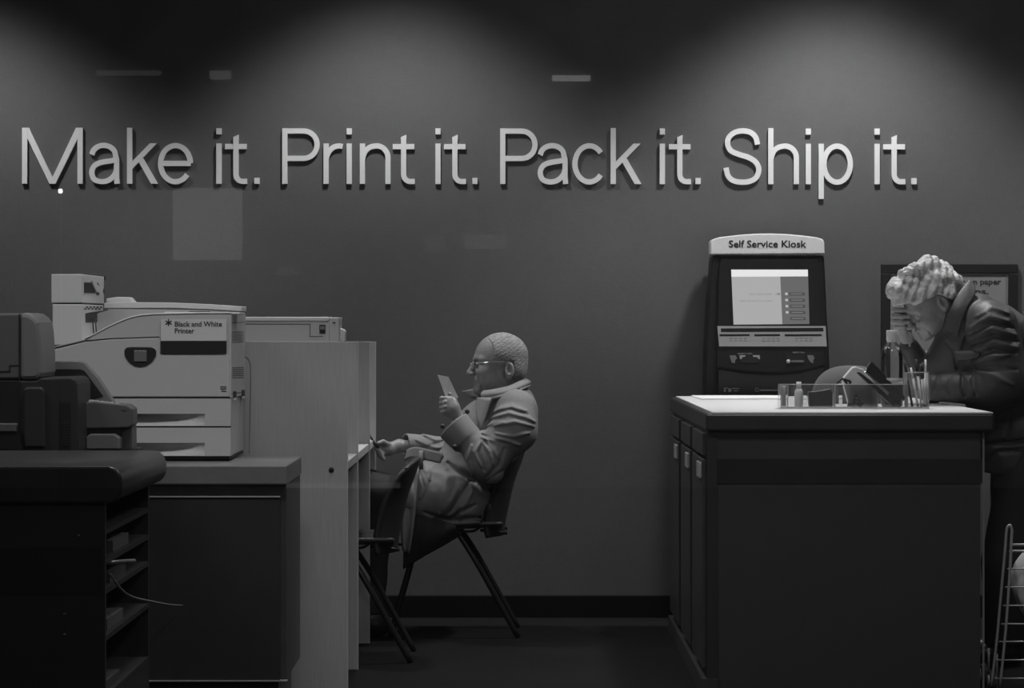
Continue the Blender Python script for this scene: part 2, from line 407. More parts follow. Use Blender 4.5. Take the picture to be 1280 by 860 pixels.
# sign
sg = MB().pbox(201,283,399,426,SP,.003,-.0075).build('sign_plate','sign_plate',pr)
SY = PY-.0076
text_mb('Black and White',218.5,277.5,408.2,6.6,SP,Y=SY,bold=.02).build('lettering','ink',sg)
text_mb('Printer',218.5,243,416.6,6.6,SP,Y=SY,bold=.02).build('lettering','ink',sg)
ast = MB()
for k in range(3):
    a_ = math.radians(90+60*k); c = at(210.7,403.3,SY); r = 4.4/(F/SY); w_ = .75/(F/SY)
    d_ = Vector((math.cos(a_),0,math.sin(a_))); n_ = Vector((-d_.z,0,d_.x))
    qd = [c+d_*r+n_*w_, c-d_*r+n_*w_, c-d_*r-n_*w_, c+d_*r-n_*w_]; ast.prism([(v.x,v.z) for v in qd], SY-.0006-.0001*k, SY)
ast.build('asterisk','ink',sg)
MB().pbox(201,283,426.8,442.5,SP,.003,-.007).build('dark_strip','opening_black',pr)
lg = MB(); 
for y in (483,485.4,488.6): lg.pbox(275.5+(y>488)*1,283,y,y+1.2,SP,.001,-.0045)
lg.tube([at(278.6+2.6*math.cos(t*.7),485.2+2.2*math.sin(t*.7),PY-.0045) for t in range(9)], .0006, 5, True)
lg.build('badge','ink',pr)
# right side: vents, latches and seams on the side plane
XR = pp(289,0).x
def side_quad(mb, c, pts, th=.002):
    qs = [onX(c,x,y) for x,y in pts]; mb.prismX([(v.y,v.z) for v in qs], c-.001, c+th)
    return mb
for yt in (414.5, 459.2):
    g = MB()
    for r in range(6):
        for c_ in range(7):
            x = 290.6+c_*2.05; y = yt+r*2.5-(x-290)*.04
            side_quad(g, XR, [(x,y),(x+1.25,y-.05),(x+1.25,y+1.3),(x,y+1.35)], .0008)
    side_quad(g, XR-.0025, [(290.2,yt-.5),(304,yt-1),(304,yt+14),(290.2,yt+14.6)], .0022)
    g.build('vent_grille','vent_dark',pr)
for (x,y) in ((291.5,489),(302,487.2)):
    g = side_quad(MB(), XR, [(x,y),(x+3,y-.1),(x+3,y+8),(x,y+8)], .003).build('latch','opening_black',pr)
    side_quad(MB(), XR, [(x+.2,y+8.2),(x+2.8,y+8),(x+2.8,y+11),(x+.2,y+11)], .004).build('latch_tab','white_plastic',g)
g = MB(); side_quad(g, XR, [(289.5,491.6),(306,489.6),(306,490.2),(289.5,492.3)], .0006); side_quad(g, XR, [(289.5,403.2),(306,402.3),(306,402.9),(289.5,404)], .0006); g.build('side_seam','seam_black',pr)
# stacked boxes of the finisher at the left end
XF = pp(102.3,0).x
f0 = thing_f = MB(); fb = Yof(352.8)-PY
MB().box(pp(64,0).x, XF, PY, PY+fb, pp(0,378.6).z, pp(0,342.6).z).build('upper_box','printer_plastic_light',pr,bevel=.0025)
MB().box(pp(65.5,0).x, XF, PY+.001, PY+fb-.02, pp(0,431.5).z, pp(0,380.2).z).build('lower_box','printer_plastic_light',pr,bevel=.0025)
MB().box(pp(67,0).x, XF-.002, PY+.004, PY+fb-.03, pp(0,380.4).z, pp(0,378.4).z).build('seam','seam_black',pr)
MB().pprism([(69,435),(69,432.6),(102.5,428),(106,427)], SP, .1, .002).build('seam','seam_black',pr)
for pts in ([(105,353),(119,353.2),(119,366.5),(105,366)],[(121.5,353),(124,357),(124,362),(121.5,358)],[(120.5,365),(123.5,365.5),(123.5,369),(120.5,368.6)],[(130.4,345),(131.8,345),(131.8,350.5),(130.4,350.5)],[(129,361),(130.3,361),(130.3,366.5),(129,366.5)]):
    g = MB(); side_quad(g, XF, pts, .0015); g.build('side_opening','opening_black',pr)
g = MB(); side_quad(g, XF, [(106.5,392),(112,390.5),(128.5,388.5),(128.5,399),(125,402.5),(106.8,403.2)], .0015)
for i in range(10):
    for j in range(2):
        if (i+j)%2: side_quad(g, XF, [(105.5+2.2*i,383+2.1*j),(107.6+2.2*i,383+2.1*j),(107.6+2.2*i,385+2.1*j),(105.5+2.2*i,385+2.1*j)], .0009)
g.build('side_opening','opening_black',pr)
g = MB()
for k,(xa,xb) in enumerate(((116,117.2),(119.6,120.2))):
    g.tube(smoothline([onX(XF+.004,xa,398),onX(XF+.008,xa+.3,408),onX(XF+.004,xb+.6,420)],4), .0022, 6)
g.build('cord','vent_dark',pr)
g = MB(); qs = [onX(XF,x,y) for x,y in [(113,351),(116,352.5),(124,359.5),(122.5,364),(119,365)]]; g.prismX([(v.y,v.z) for v in qs], XF+.0015, XF+.006); g.build('loose_tab','printer_plastic_light',pr)
# power cable on the printer's right
cb = MB(); cb.tube(smoothline([P(306,446,357),P(311,450,356.5),P(313.3,463,356.5),P(312.8,500,356.5),P(312,540,356.5),P(311.5,566.5,357)],6), .0022, 8)
tag(cb.build('power_cable','cable'), 'thin dark cable hanging down behind the right edge of the printer', 'cable')
# ================================================================ carrel row (desks with tall dividing panels)
XE = -.585/K
car = thing('study_carrel', (XE-.3, (Yof(352)+Yof(292))/2, 0), 'row of pale laminate workstation carrels with tall divider panels and a desktop', 'workstation')
tz = E-22/(330*K)+.002
for i,(so, zlo) in enumerate(((352,0),(330,0),(305,0),(292,0))):
    Y = Yof(so); xl = XE-.62
    m = MB()
    if i == 0: m.box(xl-.02, XE, Y, Y+.022, 0, E-22/(352*K))
    else: m.box(xl, XE, Y, Y+.022, 0, E-22/(so*K)-(0 if i<2 else 0))
    pn = m.build('divider_panel', 'laminate', car, bevel=.001)
    MB().box(XE-.001, XE+.0018, Y+.001, Y+.021, .0, E-22/(so*K)-.001).build('edge_band','laminate_edge',pn)
    if i == 0:
        s_ = MB(); c = at(414.3,587.3,Y-.001); s_.lathe([(.0085,0),(.0085,.002),(.004,.004)],(0,0,0),16)
        s_.v = [(c.x+x, c.y-z_, c.z+y_) for x,y_,z_ in s_.v]; s_.build('screw_cap','screw',pn)
zd = E-(578-405)/(352*K)
for a_, b_ in ((352,330),(330,305),(305,292)):
    MB().box(XE-.6, XE-.002, Yof(a_)+.022, Yof(b_), zd-.028, zd).build('desktop','laminate_edge',car,bevel=.002)
    MB().box(XE-.55, XE-.53, Yof(a_)+.022, Yof(b_), .3, zd-.028).build('modesty_panel','laminate',car)
    MB().box(XE-.6, XE-.585, Yof(a_)+.022, Yof(b_), zd, E-22/(a_*K)-.03).build('back_panel','laminate',car)
# ================================================================ second printer standing in the first carrel
S2 = 347; Y2 = Yof(S2); z2 = zd
t2 = thing('desktop_printer', (P(365,0,S2).x, Y2+.12, z2), 'pale printer whose flat top shows just above the carrel panel right of the large printer', 'printer')
d2 = .21
def p2(px,py,off=0.): return at(px,py,Y2+off)
MB().box(p2(300,0).x, p2(414,0).x, Y2, Y2+d2, z2, p2(0,402).z).build('body','printer_plastic',t2,bevel=.003)
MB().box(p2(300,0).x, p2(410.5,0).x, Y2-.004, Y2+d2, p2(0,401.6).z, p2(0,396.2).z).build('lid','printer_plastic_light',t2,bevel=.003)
MB().box(p2(411.5,0).x, p2(423.7,0).x, Y2-.003, Y2+d2-.03, z2, p2(0,396.8).z).build('end_housing','printer_plastic',t2,bevel=.003)
MB().pbox(415.5,419.5,402.8,404.2,S2,.003,-.0045).build('slot','opening_black',t2)
sw = MB().pbox(399.3,406.8,406,417,S2,.004,-.002).build('switch_recess','opening_black',t2)
MB().pbox(400.2,405.8,407.5,412,S2,.003,-.004).build('switch','silver',sw)
g = MB(); g.pbox(300,387.6,404.8,405.5,S2,.002,-.001); g.pbox(387,387.8,405.2,420.6,S2,.002,-.001); g.pbox(387,404,420.3,421,S2,.002,-.001); g.build('seam','vent_dark',t2)
g = MB(); g.pprism([(424,427),(424,410.5),(429,411.2),(431.5,414),(431,427)], S2, .07, .06); g.pprism([(424,440),(424,427),(430,427),(429,440)], S2, .07, .06)
g.build('side_tray','white_plastic',t2,bevel=.003)
# ================================================================ front left counter
SF, SB = 485, 430
XC = P(153,0,SF).x; XL = -2.3
CT = E-178/(SF*K); yf, yb = Yof(SF), Yof(SB)
ct = thing('service_counter', ((XC+XL)/2, (yf+yb)/2, 0), 'dark service counter with thick round-cornered top in the left foreground', 'counter')
th = 46/(SF*K)
m = MB(); pl = [(XL,yf),(XC-.01,yf),(XC,yf+.01),(XC,yb-.01),(XC-.01,yb),(XL,yb)]
# profile with a bull-nosed right end
zz = CT; r_ = th*.42
prof = [(XL,zz-th),(XC-r_,zz-th)]+[(XC-r_+r_*math.sin(math.radians(a)), zz-th+r_-r_*math.cos(math.radians(a))) for a in range(10,91,10)]+[(XC-r_+r_*math.cos(math.radians(a)), zz-r_+r_*math.sin(math.radians(a))) for a in range(0,91,10)]+[(XL,zz)]
m.prism(prof, yf, yb, True); m.build('worktop','counter_dark',ct,bevel=.006)
XS = P(129,0,SF).x
MB().box(XL+.02, XS-.15, yf+.04, yb, .0, CT-th).build('carcass','counter_black',ct)
MB().box(XL+.02, XS, yf+.03, yf+.05, .0, CT-th).build('front_panel','counter_black',ct)
g = MB(); g.pbox(-60,127,685,743,SF,.004,.0265); g.build('dark_band','seam_black',ct)
MB().box(XS-.15, XS-.14, yf+.05, yb, 0, CT-th).build('recess_back','shelf_grey',ct)
for zf in (.08,.30,.44,.55,.62,.69):
    MB().box(XS-.14, XS, yf+.05, yb-.02, zf, zf+.012).build('shelf','shelf_grey',ct)
MB().box(XS-.14, XS-.001, yf+.05, yb-.02, .0, .30).build('side_panel','counter_dark',ct)
MB().box(XS-.14, XS-.001, yb-.02, yb, 0, CT-th).build('rear_post','counter_dark',ct)
for (px,py) in ((80.5,767.5),(80.5,793),(98.5,669.5)):  # last ball is a painted highlight on the panel, the first two are knobs
    a = at(px,py,yf+.029); MB().ball((a.x,a.y,a.z),(.005,.005,.003)).build('stud','silver',ct)
hd = MB(); hd.tube([at(128,704,yf+.12),at(150,702,yf+.22),at(168,701,yf+.3)], .005, 8); hd.build('rail_handle','silver',ct)
for k,zf in enumerate((.312,.452,.562,.632)):
    y0_ = yf+.10+.05*k
    o = MB().box(XS-.13, XS-.012, y0_, y0_+.28, zf+.0005, zf+.022+.006*(k%2)).build('paper_stack','stack_light' if k%2 else 'stack_grey')
    tag(o, ['grey paper stack on the lowest side shelf of the dark counter','pale paper stack on the second side shelf up of the dark counter','grey paper stack on the third side shelf up of the dark counter','pale paper stack on the top side shelf of the dark counter'][k], 'paper', 'paper stacks in the side shelves of the counter')
cb = MB(); cb.tube(smoothline([Vector((XS+.002,yf+.1,E-(716-405)/(476*K))), P(150,735,472),P(165,746,455),P(190,752,436),P(212,756,405),P(228,757,388)],6), .0028, 8)
tag(cb.build('power_cable','cable'), 'dark cable sagging from the side of the front counter toward the printer stand', 'cable')
# ================================================================ copier behind the front counter
S0 = 412; Yc = Yof(S0)
cp = thing('photocopier', (P(60,0,S0).x, Yc+.25, 0), 'dark grey multifunction photocopier with rounded feeder behind the left counter', 'photocopier')
def cb_(name, pts, m, off=0., d=.4, bevel=.004, par=cp, smooth=False): return MB().pprism(pts, S0, d, off, smooth).build(name, m, par, bevel=bevel)
cb_('document_feeder', [(-40,474),(-40,391.5),(26,391.5),(26,474)], 'copier_grey', 0, .42, .006)
cb_('feeder_end', [(25,475),(25,391.8),(30,391),(36,392),(43,396.5),(48,403),(50,416),(51.5,440),(52,466),(50,471),(46,474.5),(40,475)], 'copier_light', -.004, .25, .012)
g = MB(); g.pbox(23.6,24.8,392,475,S0,.003,-.002); g.pbox(-40,12.5,463.6,464.6,S0,.003,-.0015); g.pbox(11.6,12.6,456.4,464.6,S0,.003,-.0015); g.pbox(11.6,24,456.2,457,S0,.003,-.0015); g.build('seam','seam_black',cp)
body = cb_('body', [(-40,600),(-40,475.5),(28,475.5),(45,475.5),(50,472.5),(88,471.5),(94,474),(96.5,480),(98,545),(98,600)], 'copier_dark', 0, .25, .005)
MB().box(P(-40,0,S0).x, P(96,0,S0).x, Yc+.02, Yc+.25, 0, P(0,595,S0).z).build('paper_cabinet','copier_dark',cp,bevel=.004)
g = MB(); g.pbox(-40,24,476.5,552,S0,.004,-.0035); g.build('left_panel','copier_black',cp)
MB().pprism([(29,560),(29,486),(34,483.5),(52,483.5),(56,488),(56.5,560)], S0, .012, -.012).build('raised_panel','copier_dark',cp,bevel=.006)
g = MB(); g.pbox(74,88,503,562,S0,.004,-.001); rc = g.build('side_recess','copier_black',cp)
g = MB()
for k in range(9): g.pbox(79,85,528+k*3.4,529.8+k*3.4,S0,.004,-.003)
g.build('recess_ribs','copier_dark',rc)
MB().pprism([(-40,560),(-40,530),(20,530),(22,537),(27,562)], S0, .02, -.03).build('open_tray','copier_black',cp)
MB().pbox(-40,20.5,529.4,540,S0,.03,-.034).build('tray_lip','copier_grey',cp,bevel=.003)
# tilted screen
S3 = 396; Y3 = Yof(S3)
def q3(x,y,o=0.): return at(x,y,Y3+o)
scn = MB().prism([(q3(x,y).x,q3(x,y).z) for x,y in [(66,462),(66,451.5),(100,451.5),(105,453.5),(122,472),(142,503),(138,506),(128,506),(66,506)]], Y3, Y3+.05).build('tilted_screen','copier_light',cp,bevel=.003)
MB().prism([(q3(x,y).x,q3(x,y).z) for x,y in [(68,461.5),(101,461.5),(106,464),(129,495),(118,498),(68,498)]], Y3-.002, Y3+.01).build('screen_glass','copier_black',scn)
g = MB(); g.prism([(q3(x,y).x,q3(x,y).z) for x,y in [(68,470),(105,467),(112,474),(112,498),(68,498)]], Y3-.004, Y3); g.build('screen_lower','copier_dark',scn)
# control console
Yk = Yof(404)
def kb(pts, m, name, off=0., d=.10, bevel=.004, par=cp): return MB().prism([(at(x-5.5,y,Yk+off).x,at(x-5.5,y,Yk+off).z) for x,y in pts], Yk+off, Yk+off+d).build(name, m, par, bevel=bevel)
con = kb([(108,530),(108,503.5),(124,502),(164,506),(171.5,511),(171.5,531.5),(166,535),(108,536)], 'copier_grey', 'control_console')
v = [at(110,504.5,Yk+.01),at(157,509.5,Yk-.002),at(166,507,Yk+.09),at(114,500.5,Yk+.09)]
tp = MB().add([tuple(a) for a in v]+[(a.x,a.y,a.z-.008) for a in v], [(0,1,2,3),(7,6,5,4),(1,0,4,5),(2,1,5,6),(3,2,6,7),(0,3,7,4)]).build('console_top','copier_grey',con)
g = MB()
for (x,y) in ((118,502.6),(124,503.2),(130,504),(136,504.8),(143,505.6),(150,506.6)):
    a = at(x-4,y-1,Yk+.03); g.box(a.x-.006,a.x+.006,a.y-.01,a.y+.01,a.z-.002,a.z+.004)
g.build('buttons','white_plastic',con)
kb([(112,537),(112,536),(160,535.5),(157,540),(156,562),(112,562)], 'copier_dark', 'console_support', .02, .1)
kb([(156,562),(156,538),(170.5,532),(171,562)], 'copier_grey', 'console_foot', .03, .1)
kb([(113,562),(113,546.5),(118,542.5),(148,542.5),(155,547),(155,562)], 'copier_light', 'output_cover', -.02, .1, .004)
MB().box(at(112,0,Yk).x, at(171,0,Yk).x, Yk+.03, Yk+.13, 0, at(0,561,Yk).z).build('pedestal','copier_dark',cp,bevel=.003)
# ================================================================ materials, right side
mat('island_dark', .040, .35, noise=.06, nscale=20)
mat('island_edge', .026, .35)
mat('island_black', .010, .4)
mat('island_side', .040, .4, noise=.15, nscale=18)
mat('white_laminate', .74, .35)
mat('kiosk_black', .010, .5, spec=.3)
mat('kiosk_deep', .008, .35)
mat('kiosk_white', .70, .5)
mat('label_grey', .36, .45)
mat('label_light', .5, .45)
mat('symbol_grey', .17, .5)
mat('screen_white', .02, .3, emit=.85)
mat('screen_left', .02, .3, emit=.42)
mat('screen_right', .02, .3, emit=.13)
mat('screen_button', .02, .3, emit=.055)
mat('screen_bright', .02, .3, emit=.5)
mat('screen_text', .02, .3, emit=.22)
mat('picture_frame', .012, .35)
mat('poster_paper', .21, .6)
mat('poster_ink', .03, .6)
clear_mat('acrylic', .93, .03, 1.49, body=.025, bodycol=.75)
clear_mat('acrylic_edge', .75, .1, 1.49, body=.55, bodycol=.9)
clear_mat('clear_plastic', .92, .03, 1.5, body=.03)
mat('stapler_black', .012, .3)
mat('stapler_white', .62, .4)
mat('chrome', .8, .15, metal=1.)
mat('pen_white', .85, .35)
mat('pen_black', .012, .3)
mat('hat_felt', .085, .9, bump=.2, bscale=200)
mat('clip_dark', .03, .4, metal=.3)
mat('bag_white', .62, .45, bump=.3, bscale=14)
mat('wire_white', .42, .35, metal=.2)
mat('rubber', .05, .7)
# ================================================================ island counter
QF, QB = 356, 291
yf, yb = Yof(QF), Yof(QB)
xl, xr = P(882,0,QF).x, P(1243,0,QF).x
CZ = E-.31/K
isl = thing('work_island', ((xl+xr)/2,(yf+yb)/2,0), 'large dark work island with white laminate top carrying the desk organizer', 'counter')
th = 24/(QF*K)
MB().box(xl, xr, yf, yb, CZ-th, CZ-.003).build('worktop','island_edge',isl,bevel=.008)
MB().box(xl+.022, xr-.004, yf+.001, yb-.003, CZ-.0035, CZ).build('white_surface','white_laminate',isl)
bx0, bx1 = P(896,0,QF).x, P(1227.5,0,QF).x
MB().box(bx0, bx1, yf+.03, yb-.02, .0, CZ-th).build('front_panel','island_dark',isl,bevel=.001)
Yp = yf+.03
def fp(x0,x1,y0,y1,m,name,d=.003,off=0.,par=isl):
    a = at(x0,y1,Yp); b = at(x1,y0,Yp); return MB().box(a.x,b.x,Yp-d-off,Yp+.001-off,a.z,b.z).build(name,m,par)
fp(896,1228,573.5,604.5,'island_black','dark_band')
fp(945,1092,524.5,533,'island_black','upper_slot',.003)
fp(1228,1230.3,538,871,'symbol_grey','corner_trim',.004)
fp(884,896,541,871,'island_edge','corner_post',.006)
# left side: rails and three tall doors in perspective
XW = P(884,0,QF).x+.006
MB().box(XW, bx0+.02, yf+.035, yb-.02, .06, CZ-th).build('side_carcass','island_black',isl)
doors = [(355,335),(332,314),(311,294)]
zt_ = E-(575-405)/(356*K)
for a_,b_ in doors:
    d = MB().box(XW-.018, XW, Yof(a_)+.03, Yof(b_), .085, zt_).build('side_door','island_side',isl,bevel=.002)
    hz = zt_-.012
    MB().box(XW-.026, XW-.018, Yof(a_)+.05, Yof(a_)+.20, hz-.05, hz).build('door_pull','label_grey',d,bevel=.002)
    MB().box(XW-.018, XW, Yof(a_)+.03, Yof(b_), zt_+.012, CZ-th-.008).build('side_drawer','island_side',isl,bevel=.002)
MB().box(XW-.02, XW+.03, yf+.02, yb-.02, .0, .055).build('kick_board','island_side',isl)
# sheet of paper on the island
sh = MB(); q = [Vector((P(880,0,QF).x+.045, Yof(330), CZ+.001)), Vector((P(978,0,330).x, Yof(334), CZ+.001)), Vector((P(978,0,330).x+.02, Yof(292), CZ+.001)), Vector((P(863,0,QB).x, Yof(292), CZ+.001))]
def onZ(z,px,py): s=(py-405)/(E-z); return Vector(((px-640)/s, F/s, z))
q = [onZ(CZ,877,500),onZ(CZ,985,499.3),onZ(CZ,985,496),onZ(CZ,864,496)]
sh.hexa([(v.x,v.y,CZ+.0004) for v in q]+[(v.x,v.y,CZ+.006) for v in q])
tag(sh.build('paper_pad','paper'), 'thin white pad of paper lying on the island top before the kiosk', 'paper')
# ================================================================ kiosk
KS = 284.5; KY = Yof(KS)
def kp(x,y,o=0.): return at(x,y,KY+o)
ks = thing('self_service_kiosk', (kp(960,0).x, KY+.09, 0), 'tall black touchscreen terminal with white arched Self Service Kiosk header behind the island', 'kiosk')
KD = WY-KY-.03
zfl = 405+E*KS*K
outl = [(881,zfl),(881,480),(882.5,430),(885,380),(889,330),(890,319),(1030,319),(1031.5,345),(1033.5,390),(1036,430),(1037,460),(1037,zfl)]
MB().pprism(outl, KS, KD, 0, False).build('cabinet','kiosk_black',ks,bevel=.008)
hp = [(888.5,318),(888.5,303),(890,299.5)]+[(890+140*t/16, 299.5-6.6*math.sin(math.pi*(t/16)*.94+.1)-1) for t in range(1,16)]+[(1028.5,299),(1030.5,303),(1031,317)]
hd = MB().pprism(hp, KS, KD*.8, -.012).build('header','kiosk_white',ks,bevel=.004)
text_mb('Self Service Kiosk',911,1008,309.2,9.0,KS,Y=KY-.0125,bold=.018).build('lettering','ink',hd)
# face panel slightly proud of the cabinet
face = [(897,480),(896.5,430),(899,340),(901,324),(1022,324),(1025,380),(1029,430),(1031,455),(1000,463),(965,465.5),(930,463),(897,458)]
fc = MB().pprism(face, KS, .02, -.014).build('fascia','kiosk_black',ks,bevel=.004)
lo = [(897,461),(930,466),(965,468.5),(1000,466),(1031,458),(1032,zfl-10),(897,zfl-10)]
MB().pprism(lo, KS, .02, -.008).build('lower_fascia','kiosk_deep',ks,bevel=.003)
SYk = KY-.0145
def scq(pts, m, name, par, d, Y=None):
    Y0 = SYk-d; return MB().prism([(at(x,y,Y0).x,at(x,y,Y0).z) for x,y in pts], Y0, Y0+.0008).build(name,m,par)
bz = scq([(912.5,335.5),(1011,335.5),(1013,406.5),(915.5,406.8)],'kiosk_deep','screen_bezel',ks,.0006)
scr = scq([(914,337),(1009.8,337),(1011.8,405),(917,405.8)],'screen_left','screen',ks,.0016)
scq([(914,337),(1009.8,337),(1010,345.5),(914.3,346)],'screen_white','screen_banner',scr,.0022)
scq([(975.3,345.5),(1010,345.3),(1011.8,405),(978,405.4)],'screen_right','screen_sidebar',scr,.0022)
for i in range(5):
    y = 367.4+i*7.7
    scq([(986.5+i*.3,y-1.8),(1005.5+i*.3,y-1.8),(1006+i*.3,y+1.9),(986.8+i*.3,y+1.9)],'screen_button','screen_button',scr,.003)
    scq([(988.5+i*.3,y-.5),(1003+i*.3,y-.5),(1003+i*.3,y+.5),(988.5+i*.3,y+.5)],'screen_text','screen_caption',scr,.0038)
    if i < 4: scq([(981.3+i*.3,y-1.6),(984.5+i*.3,y-1.6),(984.8+i*.3,y+1.4),(981.5+i*.3,y+1.4)],'screen_bright','screen_icon',scr,.0034)
text_mb('GET A NEW CARD',936.5,965,368.8,2.2,KS,Y=SYk-.0022).build('screen_lettering','screen_text',scr)
text_mb('ADD VALUE TO A CARD',924.5,965,377.2,2.2,KS,Y=SYk-.0022).build('screen_lettering','screen_text',scr)
g = MB(); 
for pts in ([(969.5,367),(973,367),(973,368),(969.5,368)],[(972.5,365.3),(976,367.5),(972.5,369.7)]):
    Y0=SYk-.003; g.prism([(at(x,y,Y0).x,at(x,y,Y0).z) for x,y in pts],Y0,Y0+.0006)
g.build('screen_arrow','screen_text',scr)
# price strip
st_ = scq([(896.5,407.5),(1032,407.5),(1033.5,433),(899,433)],'label_grey','price_strip',ks,.004)
scq([(901,410.5),(1029,409.8),(1029.5,414.2),(901.3,415)],'kiosk_black','strip_heading',st_,.0046)
for x0,x1 in ((899.5,937),(943,975),(981,1027)): scq([(x0,417.8),(x1,417.6),(x1,420),(x0,420.2)],'kiosk_black','strip_rule',st_,.0046)
for i in range(3):
    for j in range(4):
        for r in range(2):
            x = 912+i*41+j*6; scq([(x,422.5+r*3),(x+3.4,422.5+r*3),(x+3.4,423.5+r*3),(x,423.5+r*3)],'symbol_grey','strip_figure',st_,.0045)
# card slot with its bright bracket, and the bill slot with a round button
Y0 = KY-.0142
def kq(pts, m, name, d=.0, th=.002, par=ks): return MB().prism([(at(x,y,Y0-d).x,at(x,y,Y0-d).z) for x,y in pts], Y0-d-th, Y0-d+.001).build(name,m,par)
cs = kq([(925,444.5),(949,444.5),(950,449),(947,453.5),(927,453.5),(924,449)],'kiosk_deep','card_slot')
kq([(924,444),(932,444),(931,446),(928,446.3),(926.5,449),(925,448.5)],'label_grey','slot_bracket',.002,par=cs)
kq([(941,444),(949.5,444),(950,448.6),(948.5,448.8),(946.5,446.4),(941.5,446)],'label_grey','slot_bracket',.002,par=cs)
kq([(912,444.5),(919,444),(921.5,448),(919,450),(918.5,454),(915,453.5),(913.5,450)],'symbol_grey','hand_symbol')
bs = kq([(983,443),(1006,443),(1006,454),(983,454)],'kiosk_deep','bill_slot')
kq([(989,450.4),(1004.5,450.4),(1004.5,452.6),(989,452.6)],'symbol_grey','slot_lip',.002,par=bs)
g = MB(); a = at(985.5,451.8,Y0-.004); g.ball((a.x,a.y,a.z),(.008,.004,.008)); g.build('round_button','label_light',bs)
kq([(1009,444),(1016,444),(1018.5,447.5),(1016.5,450),(1016.5,454),(1013.5,453),(1010.5,449)],'symbol_grey','hand_symbol')
text_mb('INSERT CARD',922.5,940.5,443,2.0,KS,Y=Y0-.001).build('lettering','label_grey',ks)
text_mb('INSERT BILL',991,1006,441.5,2.0,KS,Y=Y0-.001).build('lettering','label_grey',ks)
lg = MB(); Yl=KY-.009
for pts in ([(905,484.6),(909.5,484.6),(909.5,485.6),(907,485.6),(907,490),(905,490)],[(910.3,485.4),(913.5,485.4),(915,487.5),(913.5,490),(910.3,490)],[(915.5,484.9),(924,485.2),(924,486.2),(915.5,486.2)],[(917,488),(922.5,488),(922.5,489.2),(917,489.2)],[(950,486.8),(973,487.2),(973,488.6),(950,488.6)]):
    lg.prism([(at(x,y,Yl).x,at(x,y,Yl).z) for x,y in pts],Yl-.001,Yl)
lg.tube([at(946.3+2.3*math.cos(t*.6283),487.3+2.3*math.sin(t*.6283),Yl) for t in range(10)], .0012, 5, True)
lg.build('maker_marks','symbol_grey',ks)
# ================================================================ poster
PYb = WY-.02
po = thing('framed_poster', (at(1187,0,WY).x, WY-.01, at(0,560,WY).z), 'black framed poster on the back wall behind the bowed person', 'poster')
def fr_(x0,x1,y0,y1): a=at(x0,y1,PYb); b=at(x1,y0,PYb); return (a.x,b.x,PYb,WY,a.z,b.z)
g = MB()
for r in ((1101.5,1272.5,330,341.5),(1101.5,1272.5,548,560),(1101.5,1113,341.5,548),(1260.5,1272.5,341.5,548)): g.box(*fr_(*r))
g.build('frame','picture_frame',po,bevel=.003)
MB().box(*[v if i!=2 else PYb+.008 for i,v in enumerate(fr_(1112.5,1261,341,549))]).build('poster_sheet','poster_paper',po)
text_mb('ries on paper',1190,1251.5,355.5,7.2,280,Y=PYb+.0078,bold=.03).build('lettering','poster_ink',po)
text_mb('ns.',1218.5,1236,367.6,7.2,280,Y=PYb+.0078,bold=.03).build('lettering','poster_ink',po)
# ================================================================ organizer tray
TS = 342; TY = Yof(TS)
def tq(x,y,o=0.): return at(x,y,TY+o)
TZ = CZ
tr = thing('desk_organizer', (tq(1068,0).x, TY+.06, TZ), 'clear acrylic desk organizer with compartments at the front of the white top', 'organizer')
zt0 = tq(0,480.5).z; zt1 = tq(0,465.5).z; w_=.003; tdp=.10
x0_,x1_ = tq(975.5,0).x, tq(1161.5,0).x; xm = tq(1134,0).x
MB().box(x0_,x1_,TY,TY+tdp,TZ+.0005,TZ+.004).build('tray_base','acrylic_edge',tr)
MB().box(x0_,xm,TY,TY+w_,TZ+.004,zt0).build('front_wall','acrylic',tr)
MB().box(x0_,xm,TY+tdp-w_,TY+tdp,TZ+.004,zt0).build('rear_wall','acrylic',tr)
for x in (976.5,985,1008,1044,1053,1090): MB().box(tq(x,0).x-w_/2,tq(x,0).x+w_/2,TY+w_,TY+tdp-w_,TZ+.004,zt0).build('divider','acrylic_edge' if x in (976.5,985,1044) else 'acrylic',tr)
bx = MB().box(xm,x1_,TY,TY+w_,TZ+.004,zt1).build('pen_box_front','acrylic',tr)
MB().box(xm,x1_,TY+.07,TY+.07+w_,TZ+.004,zt1).build('pen_box_back','acrylic',tr)
MB().box(xm,xm+w_,TY+w_,TY+.07,TZ+.004,zt1).build('pen_box_side','acrylic_edge',tr)
MB().box(x1_-w_,x1_,TY+w_,TY+.07,TZ+.004,zt1).build('pen_box_side','acrylic_edge',tr)
g = MB(); 
g.tube([tq(975.5,480.5,.0015),tq(1134,480.5,.0015)],.0014,6); g.tube([tq(1134,465.5,.0015),tq(1161.5,465.5,.0015)],.0014,6); g.tube([tq(976,480,.0015),tq(976,511,.0015)],.0014,6)
g.build('polished_rim','acrylic_edge',tr)
# pens
def pen(xb, xt, yt, oy, capped, lab, mark=False):
    a = tq(xb,508.6,oy); b = tq(xt,yt,oy+.012); d = (b-a); n = d.normalized()
    t = thing('pen', a, lab, 'pen', 'pens standing in the organizer')
    r = .0040
    MB().tube([a,a+d*.72],r,10).build('barrel','pen_white' if capped!='black' else 'pen_black',t)
    if capped == 'plain': MB().tube([a+d*.72,b],[r,r*.8],10).build('end_plug','pen_white',t)
    else: MB().tube([a+d*.64,b],r*1.25,10).build('cap','pen_black',t)
    MB().tube([a-n*.0,a+n*.008],r*1.02,10).build('tip_ring','pen_black',t)
pen(1147.5,1138.5,459.5,.014,'plain','white pen leaning left at the front of the pen box, light end showing')
pen(1152,1145,449,.034,'cap','white pen with black cap leaning left in the middle of the pen box')
pen(1155.5,1150.5,455,.022,'cap','white pen with black cap near the front middle of the pen box')
